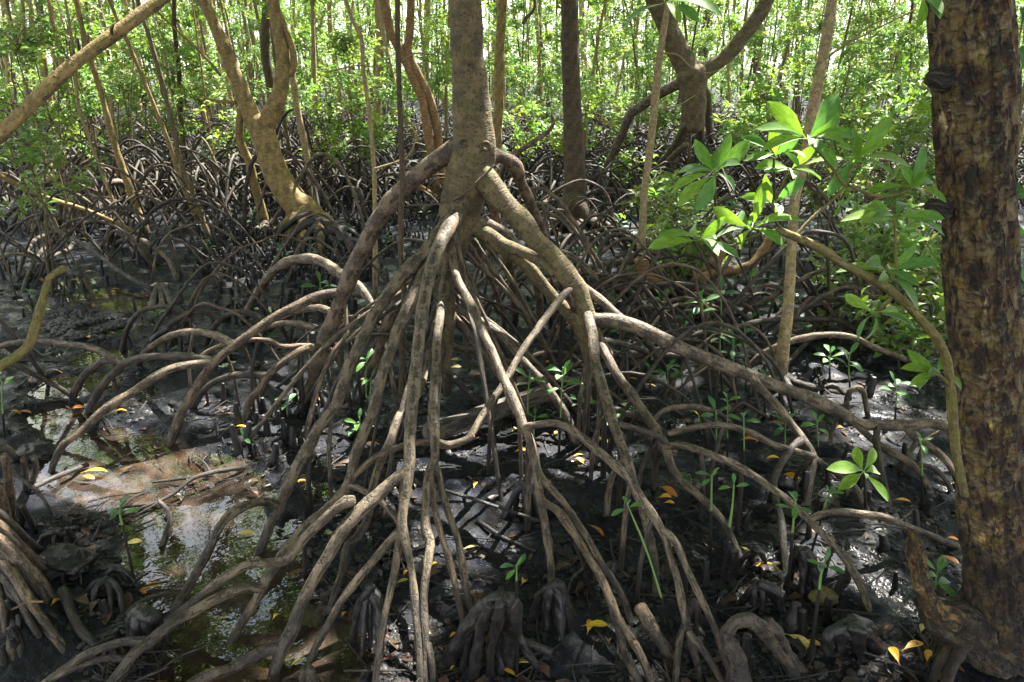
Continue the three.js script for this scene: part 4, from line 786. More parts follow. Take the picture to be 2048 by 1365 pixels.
// ------------------------------------------------------------------ fallen leaves
function fallen(spot, len, ang, color, label, o = {}) {
  const [p] = pix(spot), pos = onGround(p[0], p[1], 0.012), r = rng(Math.round(p[0] * 31 + p[1]));
  const l = (len * 1.15) * depthPx(p[0], p[1], -pos.z) / FOCAL;
  if (poolAt(pos.x, pos.z) > 0.6) pos.y = Math.max(pos.y, WATER_Y + 0.008);
  const m = new THREE.Mesh(LEAVES[Math.floor(r() * 4)], L.fallen[color]); m.name = numbered('fallen_leaf'); m.castShadow = m.receiveShadow = true;
  m.position.copy(pos); m.rotation.set(r.in(-0.35, 0.35), ang * rad, r.in(0.02, 0.22), 'YXZ'); m.scale.set(l, l * r.in(0.7, 1.5), l * r.in(1, 1.25)); scene.add(m);
  m.position.addScaledVector(V(Math.cos(ang * rad), 0, -Math.sin(ang * rad)), -l / 2);
  tag(m, label, 'leaf', o.group);
}
{
  const F = fallen;
  F('1180,1258', 42, 70, 'gold', 'gold leaf of the crossed pair on the mud at bottom centre'); F('1190,1256', 48, 5, 'yellow', 'yellow leaf of the crossed pair at bottom centre');
  F('1012,1350', 40, -25, 'yellow', 'yellow leaf at the bottom edge, left one of two by the root knee'); F('1040,1338', 46, 8, 'yellow', 'yellow leaf at the bottom edge, right one of two by the root knee');
  F('1600,1288', 56, -40, 'pale', 'pale yellow leaf overlapping an orange one at bottom right'); F('1622,1292', 48, 5, 'gold', 'orange leaf under the pale one at bottom right');
  F('1825,1300', 50, 20, 'gold', 'long gold leaf left of the dark trunk\'s foot'); F('1785,1335', 44, 85, 'gold', 'upright gold leaf beside the broken stick at bottom right'); F('1855,1322', 40, 60, 'gold', 'gold leaf tucked against the dark trunk\'s foot'); F('1845,1262', 34, 50, 'pale', 'pale leaf just left of the mossy stub\'s base');
  F('1530,1148', 56, -20, 'yellow', 'long yellow leaf right of the shadowed root knees'); F('1490,1102', 20, -40, 'pale', 'pale small leaf at the tip of a right root');
  F('1205,885', 34, -60, 'gold', 'gold leaf standing on edge behind the right front roots'); F('1160,925', 32, -10, 'orange', 'orange leaf in the clump before the plank\'s right end'); F('1156,915', 22, 20, 'yellow', 'yellow leaf on the clump before the plank\'s right end');
  F('1336,985', 36, -40, 'orange', 'orange leaf on the mud under the right arching root'); F('1330,998', 30, 20, 'gold', 'gold leaf below the orange one under the right arching root'); F('1338,1010', 22, 10, 'gold', 'lowest gold leaf of the heap under the right arching root');
  F('1190,1065', 44, -55, 'orange', 'thin orange leaf standing between the right front roots'); F('1340,1095', 30, -40, 'pale', 'pale yellow leaf left of the crossing right roots');
  F('940,1105', 36, 5, 'pale', 'pale leaf on the sunlit mud among the front roots'); F('868,1132', 18, 60, 'yellow', 'yellow scrap beside the twin front roots'); F('870,1150', 34, 60, 'brown', 'brown leaf leaning on the right of the twin front roots'); F('812,1150', 24, 80, 'gold', 'gold leaf left of the twin front roots'); F('805,1168', 24, 30, 'lime', 'yellow-green leaf left of the twin front roots'); F('1048,1165', 32, 70, 'yellow', 'curled yellow leaf right of the bright green seedling');
  F('950,972', 28, 85, 'gold', 'gold leaf hanging beside a short root behind the front roots'); F('1110,990', 20, 20, 'gold', 'gold leaf caught behind the right front root'); F('745,895', 32, -30, 'orange', 'orange leaf lying behind the left front roots'); F('598,970', 30, 40, 'yellow', 'yellow leaf beside the left front root'); F('782,980', 18, 10, 'yellow', 'small yellow leaf behind the left front root fork');
  F('1455,825', 36, -5, 'gold', 'gold leaf behind the pale upright seedling'); F('1500,885', 42, 5, 'orange', 'orange leaf beyond the right arching root'); F('1518,888', 22, 30, 'gold', 'gold leaf beside the orange one beyond the right arching root'); F('1390,828', 20, -30, 'yellow', 'yellow leaf left of the pale upright seedling'); F('1545,920', 34, 20, 'yellow', 'yellow leaf left of the vertical dark root at right'); F('1578,960', 36, -15, 'gold', 'gold leaf right of the vertical dark root'); F('1805,1005', 32, -5, 'gold', 'gold leaf on shaded mud left of the dark trunk'); F('1675,788', 28, -15, 'gold', 'gold leaf near the hoop-shaped root at right'); F('1550,850', 34, -10, 'red', 'red-brown leaf behind the long right root'); F('1680,858', 20, 30, 'orange', 'orange leaf below the long right root'); F('1640,850', 24, 0, 'red', 'dark red leaf below the long right root');
  F('1905,1082', 24, -10, 'orange', 'orange leaf in the shade of the dark trunk'); F('1855,1055', 24, 60, 'brown', 'brown leaf left of the dark trunk above the stub'); F('1895,1125', 40, -60, 'orange', 'orange-red leaf behind the seedling by the stub'); F('1615,1262', 26, 50, 'red', 'red leaf standing beside the tall dark seedling');
  F('190,955', 46, 5, 'gold', 'large gold leaf at the puddle\'s edge'); F('178,965', 26, -10, 'orange', 'orange scrap under the gold leaf at the puddle'); F('155,830', 30, 30, 'orange', 'orange leaf on the left mud by the dark roots'); F('242,825', 26, 40, 'gold', 'gold leaf against the dark roots left of centre'); F('45,828', 36, -10, 'orange', 'orange leaf on the mud at the left edge'); F('30,826', 24, 0, 'yellow', 'yellow leaf at the left edge beside the orange one'); F('60,765', 20, -50, 'brown', 'brown curled leaf on the left mud'); F('112,745', 20, 10, 'yellow', 'yellow leaf floating in the puddle\'s far arm'); F('178,680', 20, -50, 'yellow', 'yellow leaf by the narrow channel'); F('280,655', 18, 60, 'orange', 'orange leaf beyond the puddle\'s neck'); F('232,585', 18, 40, 'orange', 'orange-red leaf beside the far water'); F('175,548', 14, 70, 'gold', 'gold leaf on far mud beyond the puddle'); F('78,562', 16, -20, 'orange', 'orange leaf behind the yellow-green stick'); F('55,556', 16, -40, 'yellow', 'yellow leaf left of the yellow-green stick'); F('150,562', 14, 0, 'gold', 'small gold leaf on far left mud'); F('167,478', 12, 0, 'yellow', 'tiny yellow leaf under the far left arches'); F('105,770', 16, 30, 'brown', 'brown scrap beside the puddle\'s far arm');
  F('605,785', 26, 70, 'yellow', 'upright yellow leaf beneath the left arching roots'); F('638,800', 20, 50, 'gold', 'gold leaf under the left root bundle'); F('268,1098', 34, 10, 'pale', 'pale leaf on the mud beside the puddle'); F('492,1085', 32, 10, 'pale', 'pale yellow leaf on the puddle\'s right bank'); F('170,872', 20, 10, 'lime', 'lime leaf floating by the puddle'); F('300,1180', 40, 25, 'gold', 'gold leaf on the orange scraps by the water'); F('285,1190', 24, -30, 'orange', 'orange scrap by the water at lower left'); F('555,1248', 28, 80, 'yellow', 'yellow leaf standing in the lower puddle'); F('480,858', 26, 0, 'yellow', 'yellow leaf on bright mud right of the long root'); F('112,1205', 28, 85, 'gold', 'gold leaf hanging on the root mass at lower left'); F('590,1165', 42, 30, 'brown', 'brown leaf on mud behind the lower left roots'); F('687,1235', 18, 80, 'gold', 'gold scrap between the front roots'); F('780,1320', 26, 20, 'red', 'red-brown leaf in the shade at the bottom'); F('905,1340', 16, 60, 'yellow', 'yellow scrap left of the root knee'); F('905,1275', 18, 60, 'gold', 'gold scrap behind the root knee'); F('595,1352', 30, 40, 'gold', 'gold leaf beside the broken branch end at the bottom');
  F('910,722', 26, 10, 'pale', 'pale leaf inside the central roots'); F('912,738', 20, 5, 'pale', 'lower pale leaf inside the central roots'); F('955,752', 16, 0, 'gold', 'gold leaf inside the central roots'); F('1095,728', 16, 20, 'gold', 'gold leaf on the low arching root behind the centre'); F('1262,762', 24, -5, 'orange', 'orange-red leaf under the long right root'); F('1245,655', 16, -10, 'gold', 'gold leaf behind the long right root'); F('1300,775', 24, -30, 'pale', 'pale leaf on the low roots at right of centre'); F('1373,660', 18, -20, 'gold', 'gold leaf under the orange elbow'); F('1410,582', 16, -40, 'orange', 'orange leaf behind the orange elbow'); F('1535,580', 18, -30, 'gold', 'gold leaf left of the mottled stem'); F('1720,632', 24, 5, 'orange', 'orange leaf below the leafy branch'); F('1585,665', 20, 0, 'gold', 'gold leaf right of the mottled stem'); F('1430,690', 22, -15, 'gold', 'gold leaf between seedlings at right'); F('1375,662', 16, 40, 'orange', 'small orange leaf under the orange elbow'); F('1180,600', 12, 20, 'lime', 'lime leaf behind the right root'); F('1033,590', 12, 80, 'red', 'red leaf inside the far central roots'); F('965,600', 14, 0, 'yellow', 'yellow leaf in the far central roots'); F('1086,300', 14, 70, 'orange', 'bright orange leaf on far mud right of the central trunk'); F('775,548', 14, 0, 'yellow', 'yellow scrap behind the dark pole'); F('1040,905', 24, 30, 'yellow', 'yellow leaf in front of the plank'); F('1110,872', 18, 60, 'yellow', 'yellow leaf at the arching front root'); F('1130,800', 16, 10, 'gold', 'gold leaf beyond the plank');
  F('1155,870', 18, 30, 'gold', 'gold scrap right of the arching front root'); F('1705,855', 18, 60, 'orange', 'orange scrap beside the long right root'); F('1030,862', 22, 60, 'pale', 'pale leaf below the plank'); F('1795,1230', 12, 30, 'pale', 'pale scrap on dark mud left of the stub'); F('1580,760', 12, 0, 'gold', 'gold scrap at the foot of the mottled stem');
}

// ------------------------------------------------------------------ root masses, knees, logs, plank, twigs
{
  const mass = thing('root_mass', 'dense brown root bundle fanning into the lower left corner', 'root', onGround(60, 1280));
  const m = (s, w0, w1, mat = M.rootWarm, d0 = 2.75) => part(mass, 'prop_root', tube(limb(s, w0, w1, d0, 'g', { keepAbove: false }), { radial: 12, wob: 0.12 }), mat);
  for (const [s, w0, w1, mat] of [['g-80,440 g0,490 g100,590 g200,680 g330,750', 24, 16], ['g-80,500 g0,560 g120,680 g220,790 g290,880', 24, 17], ['g-80,560 g0,620 g80,700 g180,800 g260,910', 24, 16], ['g-60,620 g0,680 g60,740 g130,850 g200,960 g340,1140', 22, 14], ['g40,640 g100,700 g130,850 g200,980', 14, 11], ['g-60,680 g0,750 g100,870 g160,1000 g210,1090', 22, 14, M.rootDark], ['g0,800 g60,870 g150,950 g240,1060 g335,1160', 18, 13], ['g60,900 g90,950 g100,1040 g110,1180', 15, 13, M.rootDark], ['g-80,960 g0,1040 g40,1090 g70,1200', 24, 18, M.rootDark], ['g-60,860 g0,900 g60,1000 g90,1100', 20, 14, M.rootDark], ['g-80,400 g-10,420 g80,500 g180,590 g260,640', 22, 14, M.rootDark], ['g-40,760 g40,800 g120,880 g190,940', 16, 12], ['g-60,1100 g-20,1150 g10,1240', 22, 18, M.rootDark], ['g-90,700 g-20,820 g20,960 g30,1060', 20, 15]]) m(s, w0, w1, mat);
  const st = thing('root_stake', 'stout mud-caked root stake with a pale end at lower left', 'root', onGround(185, 1290));
  part(st, 'stake', tube(limb('g350,850 g400,970 g450,1070 g525,1150', 20, 16, 2.65, 'g', { keepAbove: false }), { radial: 12 }), M.rootDark);
  const twig = solo('bent_twig', tube(limb('g-20,980 g80,950 g150,915 g240,912', 5, 4, 2.55, 2.5, { keepAbove: false })), M.barkOrange, 'thin orange twig resting on the lower left root mass', 'twig');
  const um = thing('root_mass', 'pale-topped roots standing at the left edge above the corner bundle', 'root', onGround(30, 1040));
  for (const [s, w0, w1, mat] of [['g20,90 g40,180 g50,300 g52,470', 14, 22, M.rootWarm], ['g-40,60 g0,40 g50,60 g90,110', 16, 12, M.rootDark], ['g130,110 g140,190 g145,280', 12, 12, M.rootDark], ['g190,100 g200,160 g180,230', 11, 13, M.wood], ['g-20,260 g20,400 g40,520', 22, 20, M.rootWarm], ['g100,360 g120,430 g110,520', 12, 13, M.rootMuddy], ['g120,370 g160,440 g200,530', 13, 11, M.rootMuddy]]) part(um, 'prop_root', tube(limb(s, w0, w1, 3.0, 'g', { keepAbove: false })), mat);
  const lean = solo('leaning_stick', tube(limb('g0,100 g90,190 g180,270 g240,330 g300,430', 8, 6, 3.3, 'g', { keepAbove: false })), M.wood, 'thin grey stick leaning on the roots at the left edge', 'stick');

  // knees: roots that bend and plunge in bundles
  const knee = (label, mat, lines, center) => { const k = thing('root_knee', label, 'root', onGround(...center)); lines.forEach(([s, w0, w1, d0 = 'j', d1 = 'g', o = {}]) => part(k, 'knee_root', tube(limb(s, w0, w1, d0, d1, { keepAbove: false, ...o }), { radial: 14, wob: 0.3, knots: 0.5, step: 0.014, disp: (a, v) => 0.004 * n3(Math.cos(a) * 2.5, Math.sin(a) * 2.5, v * 30) }), mat)); };
  const K = groundAt(1000, 1330) - 0.02;
  knee('broad root knee at the bottom centre with many black legs', M.rootMuddy, [['h1040,910 h990,900 h920,930 h850,1000 h790,1070 h740,1160 h690,1250', 36, 24, K - 0.05], ['h1030,905 h1050,960 h1052,1060 h1040,1180 h1050,1260', 40, 34, K - 0.03], ['h930,935 h890,1020 h868,1120 h850,1240 h836,1340', 22, 15, K - 0.08], ['h985,930 h962,1050 h935,1160 h928,1330', 20, 16, K - 0.1], ['h1040,1060 h1090,1120 h1140,1200 h1200,1280', 22, 15, K], ['h860,1000 h822,1080 h800,1180 h772,1300', 15, 13, K - 0.02], ['h1000,960 h1005,1080 h985,1200 h990,1300', 26, 24, K + 0.05]], [1000, 1330]);
  const H = groundAt(1560, 1355);
  knee('thick hooked root bending over like a swan neck at bottom right', M.rootDark, [['i490,1340 i480,1230 i460,1160 i425,1100 i435,1040 i470,1000 i550,990 i610,1035 i680,1130 i740,1210 i800,1300', 28, 20, H - 0.1, 'g', { widths: [34, 36, 32, 28, 28, 28, 30, 28, 24, 20, 18] }], ['i640,1010 i700,1060 i760,1180 i830,1270', 26, 18, H - 0.02]], [1500, 1350]);
  const small = (label, mat, cx, cy, top, legs, w) => { const D = groundAt(cx, cy); knee(label, mat, legs.map((l, i) => { const k = n3(cx * 0.13 + i * 1.7, cy * 0.11, i * 0.9), k2 = n3(cx * 0.17 + i * 2.3, 4.4, cy * 0.07); return [`${cx + top[0] + k * 14},${cy + top[1] + Math.abs(k2) * 16} ${cx + (l[0] * (1 + k * 0.5) + top[0]) * (0.6 + 0.3 * k2)},${cy + mix(top[1], l[1], 0.3 + 0.25 * k)} ${cx + l[0] * (1 + k * 0.7)},${cy + l[1] * (1 + 0.6 * k2)}`, w * (1.15 + 0.9 * k2), w * (0.8 + 0.6 * k), D - 0.04 - 0.05 * k, 'g']; }), [cx, cy]); };
  small('black root knee behind the crossing right roots', M.stub, 1520, 1200, [0, -35], [[-36, 10], [-16, 16], [6, 18], [30, 14], [44, 24]], 15);
  small('black root knee beside the tall dark seedling stems', M.stub, 1520, 1120, [-10, -22], [[-40, 12], [-14, 16], [14, 12]], 13);
  small('arched black knee behind the mossy pale clod', M.stub, 1600, 1160, [10, -60], [[-24, -10], [4, 30], [34, 26]], 17);
  small('low lumpy black knee right of the fallen yellow leaf pair', M.stub, 1710, 1290, [0, -38], [[-70, 14], [-36, 10], [6, 12], [40, 12], [54, -6]], 24);
  small('pale-tipped cluster of stubs between the right front roots', M.rootDark, 1385, 1240, [0, -42], [[-10, 26], [8, 30], [22, 18]], 10);
  small('dark three-legged knee right of the twin front roots', M.stub, 1120, 1230, [-2, -64], [[-30, 20], [2, 40], [-60, 10], [18, 30]], 18);
  small('tall black peg with side roots behind the front roots', M.stub, 1050, 1010, [0, -50], [[-22, 12], [4, 24], [26, 18], [-36, 30]], 14);
  small('dark stub cluster left of the bottom front roots', M.stub, 740, 1250, [0, -80], [[-30, 40], [0, 60], [22, 56], [-16, 70]], 14);
  small('black claw-like knee at the puddle\'s lower left bank', M.stub, 215, 1170, [0, -12], [[-50, 20], [-30, 34], [8, 50], [34, 60]], 12);
  small('thin black knee left of the leaning dark seedling', M.stub, 240, 1150, [-16, -16], [[-26, 18], [20, 14], [38, 26]], 10);
  small('rotting dark stump at the water\'s edge, lower left', M.stub, 285, 1275, [0, -56], [[-36, 20], [-14, 30], [14, 26], [30, 10]], 22);
  small('low black mound of knees on the lower left mud', M.stub, 120, 1110, [0, -14], [[-40, 16], [-10, 20], [30, 16], [60, 20]], 18);
  small('small knees on the mud above the lower left mound', M.stub, 105, 1075, [0, -12], [[-26, 10], [4, 14], [24, 8]], 12);
  small('knee of thin roots right of the puddle\'s far neck', M.rootMuddy, 320, 700, [10, -50], [[-20, 10], [10, 20], [40, 14]], 8);
  small('black knee at the far side of the vertical right root', M.stub, 1560, 985, [0, -30], [[-20, 14], [4, 20], [22, 12]], 15);
  small('broken grey branch end at the bottom edge', M.root, 610, 1385, [6, -48], [[-14, 10], [12, 14], [28, 10]], 16);

  // logs, plank, sticks
  const board = thing('plank', 'weathered grey plank lying under the central roots', 'plank', onGround(970, 850));
  const A = at(848, 872, 4.02), B = at(1092, 786, 4.55), dir = B.clone().sub(A), len = dir.length(); dir.normalize();
  const n = V(-dir.z, 0, dir.x).normalize(); if (n.z < 0) n.negate();
  const sh = new THREE.Shape(); sh.moveTo(0, -0.055); sh.lineTo(len, -0.052); sh.lineTo(len + 0.01, 0.05); sh.lineTo(len * 0.5, 0.056); sh.lineTo(0, 0.052); sh.lineTo(-0.012, 0);
  const bg = new THREE.ExtrudeGeometry(sh, { depth: 0.045, bevelEnabled: true, bevelSize: 0.004, bevelThickness: 0.004, bevelSegments: 2 });
  bg.applyMatrix4(new THREE.Matrix4().makeBasis(dir, V(0, 0, 0).crossVectors(n, dir), n)); bg.translate(A.x, A.y, A.z - 0.03);
  const u = bg.attributes.uv; for (let i = 0; i < u.count; i++) u.setXY(i, u.getY(i) * 4, u.getX(i) * 1.1);
  part(board, 'board', plain(bg), M.wood);
  for (const [x, y] of [[1060, 796], [900, 856]]) { const s = new THREE.SphereGeometry(0.007, 8, 6); const p = at(x, y + 12, 4.0 + (x - 848) / 244 * 0.53); s.translate(p.x, p.y, p.z + 0.01); part(board, 'nail', plain(s), M.rootMuddy); }
  solo('log', tube(limb('h1775,945 h1830,1040 h1900,1150 h1950,1230', 27, 24, groundAt(1300, 1260) - 0.05, 'g', { keepAbove: false }), { radial: 16 }), M.rootWarm, 'short brown log leaning in the mud right of the front roots', 'log');
  solo('log', tube(limb('718,1274 690,1288 650,1310 615,1332', 32, 28, 2.75, 2.55, { keepAbove: false }), { radial: 16 }), M.woodDark, 'cut dark log lying between roots at the bottom', 'log');
  solo('log', tube(limb('h1100,1130 h1180,1160 h1270,1195', 18, 16, groundAt(1080, 1298) - 0.03, groundAt(1100, 1312) - 0.02, { keepAbove: false }), { radial: 12 }), M.woodDark, 'small black log behind the root knee at bottom centre', 'log');
  const driftDark = solo('driftwood', tube(limb('g190,265 g300,215 g410,170 g490,140', 12, 9, groundAt(95, 982) - 0.04, groundAt(178, 938), { keepAbove: false }), { radial: 10 }), M.woodDark, 'dark squared driftwood piece at the puddle\'s left bank', 'driftwood');
  const stick = (label, s, w0, w1, mat = M.woodDark, d0 = 'g', d1 = 'g') => solo('stick', tube(limb(s, w0, w1, d0, d1, { keepAbove: false, sink: 0.0 }).map((q) => { q.p.y += 0.012; return q; }), { radial: 8 }), mat, label, 'stick');
  stick('long dark stick reaching right from the front roots', 'h500,250 h800,335 h1000,400 h1210,470', 7, 7, M.rootMuddy, 3.15, 3.0);
  stick('thick dark stick lying on sunlit mud behind the seedling', 'h880,480 h1000,560 h1090,600 h1160,630', 9, 5);
  stick('bent pale twig lying in the wet mud at right of centre', 'h1410,620 h1450,730 h1390,790 h1370,900 h1400,980', 7, 4, M.wood);
  stick('curved grey twig on the mud behind the front roots', 'h1610,600 h1620,660 h1660,740 h1700,775', 6, 6, M.wood);
  stick('black stick lying on the mud left of the stub', 'i950,945 i1050,950 i1140,960 i1220,970', 7, 6);
  stick('thin black stick at bottom right mud', 'i1390,1005 i1440,1015 i1500,1020', 4, 3);
  const tw = thing('driftwood_branch', 'forked grey driftwood branch lying across the sunlit puddle', 'branch', onGround(330, 1010));
  const dr = (s, w0, w1, mat = M.wood) => part(tw, 'branch_piece', tube(limb(s, w0, w1, 'g', 'g', { keepAbove: false, sink: 0, store: false }).map((q) => { q.p.y = Math.max(q.p.y + 0.02, WATER_Y + 0.015); return q; }), { radial: 9, wob: 0.2 }), mat);
  dr('g1350,185 g1180,205 g1080,240 g980,320 g910,370 g820,400 g720,440', 10, 6); dr('g900,385 g945,420 g960,480 g940,560 g920,640', 9, 8); dr('g1080,245 g1000,275 g900,265', 7, 5); dr('g1180,200 g1160,160 g1130,140', 5, 3); dr('g740,440 g640,445 g540,435', 5, 3); dr('g800,395 g700,400 g560,430 g450,460', 5, 4, M.woodDark); dr('g1060,250 g1040,330', 4, 3); dr('g900,390 g850,420 g780,450', 4, 3);
  for (const [l, s] of [['thin black twig on the mud left of the puddle', 'g540,655 g600,672 g650,675'], ['thin twig curving over the left puddle bank', 'g500,450 g560,430 g640,450 g680,480'], ['dark twig pair in the water at lower left', 'g1190,1290 g1110,1170 g1130,1140'], ['twig along the sunlit silt', 'g500,360 g620,330 g780,310'], ['dark twig beside the far channel', 'd200,1060 d270,960'], ['thick dark stick on left mud under the roots', 'd130,885 d250,885 d390,890'], ['dark drift stick in the channel beside the roots', 'd290,1100 d400,1115 d530,1190'], ['slanting dark stick on the left mud', 'd200,1250 d270,1180 d300,1160'], ['slim dark twig in the left channel mud', 'd100,1040 d160,990'], ['curled twig on mud left of the water', 'd180,800 d240,850'], ['twig caught under the plank', 'h640,160 h700,155 h760,160'], ['pale twig under the front roots', 'h850,640 h900,590 h930,545'], ['black twig on bright mud', 'h690,560 h800,565 h910,570'], ['slim twig in the mud at right', 'i1100,1160 i1140,1200'], ['twig on the shaded mud at right', 'i780,990 i850,1050 i870,1070'], ['thin twig across mud left of the dark trunk', 'i1340,160 i1440,220 i1540,270']]) stick(l, s, 4, 2.5, M.rootMuddy);
  solo('vine', tube(limb('987,331 975,345 960,358 936,382 905,399 863,410 815,411', 5, 4, T - 0.16, 4.3, { keepAbove: false }), { radial: 8 }), M.root, 'thin vine looping from the central trunk to the dark pole', 'vine');
  solo('broken_twig', tube(limb('b1215,0 b1215,60 b1180,90 b1150,135', 5, 8, 4, 4, { keepAbove: false })), M.barkDark, 'small black twig hanging at the top right of the centre', 'twig');
  const bare = (label, s, w, d) => solo('bare_twig', tube(limb(s, w, w * 0.5, d, d, { keepAbove: false }), { radial: 6 }), M.barkPale, label, 'twig');
  bare('bare curling twig beside the crossing orange trunks', 'b0,420 b200,380 b290,390 b400,380', 4, 7); bare('thin curved twig hooking round the orange trunks', 'b450,350 b530,310 b640,310 b690,240 b660,180', 4, 7.5); bare('thin pale twig from the dark pole to the pale stem', 'b290,980 b390,950 b480,910 b520,830 b550,700', 5, 5.2); bare('bare pale twig curving left from the pale sapling', 'c70,290 c150,300 c230,370 c320,400 c400,370', 4, 6); bare('bare pale twig below the pale sapling\'s fork', 'c50,600 c150,580 c250,520', 4, 6); bare('pale thin stem leaning in the left thicket', 'a1180,1130 a1220,980 a1250,850 a1300,760', 5, 12);
  // mossy clods
  for (const [x, y, s, label, mat] of [[1650, 1190, 0.05, 'mossy green clod of mud beside the tall seedling', M.barkGreen], [1580, 1020, 0.045, 'round black mud clod before the right arching root', M.stub], [75, 905, 0.09, 'smooth grey mud hump at the left edge', M.stub], [130, 1125, 0.1, 'broad dark mud hump on the lower left bank', M.stub]]) {
    const g = new THREE.IcosahedronGeometry(s, 4), p = g.attributes.position, v = V(0, 0, 0);
    for (let i = 0; i < p.count; i++) { v.fromBufferAttribute(p, i); v.multiplyScalar(1 + 0.5 * fbm(v.x * 18, v.y * 18, v.z * 18, 3)); p.setXYZ(i, v.x * 1.3, v.y * 0.7, v.z); }
    g.computeVertexNormals(); plain(g); const q = onGround(x, y + 8); g.translate(q.x, q.y + s * 0.2, q.z); solo('mud_clod', g, mat, label, 'clod');
  }
  // crumbled mud bank left of the channel
  const r = rng(404), lumps = [];
  for (let i = 0; i < 900; i++) { const u = r.in(-1, 1), p = onGround(165 + 75 * u + r.in(-8, 8), 650 + 36 * (r() + r() - 1) * (1 - u * u * 0.6)); const s = r.in(0.006, 0.028), g = new THREE.IcosahedronGeometry(s, 1), a = g.attributes.position; for (let k = 0; k < a.count; k++) { const f = 1 + 0.5 * n3(a.getX(k) * 50 + i, a.getY(k) * 50, a.getZ(k) * 50); a.setXYZ(k, a.getX(k) * f * 1.4, a.getY(k) * f * 0.8, a.getZ(k) * f); } g.computeVertexNormals(); g.translate(p.x, Math.max(p.y, WATER_Y) + s * 0.2, p.z); lumps.push(g); }
  solo('mud_crumbs', mergeGeometries(lumps), M.stub, 'crumbled heap of mud beside the narrow channel at left', null, null, 'stuff');
}

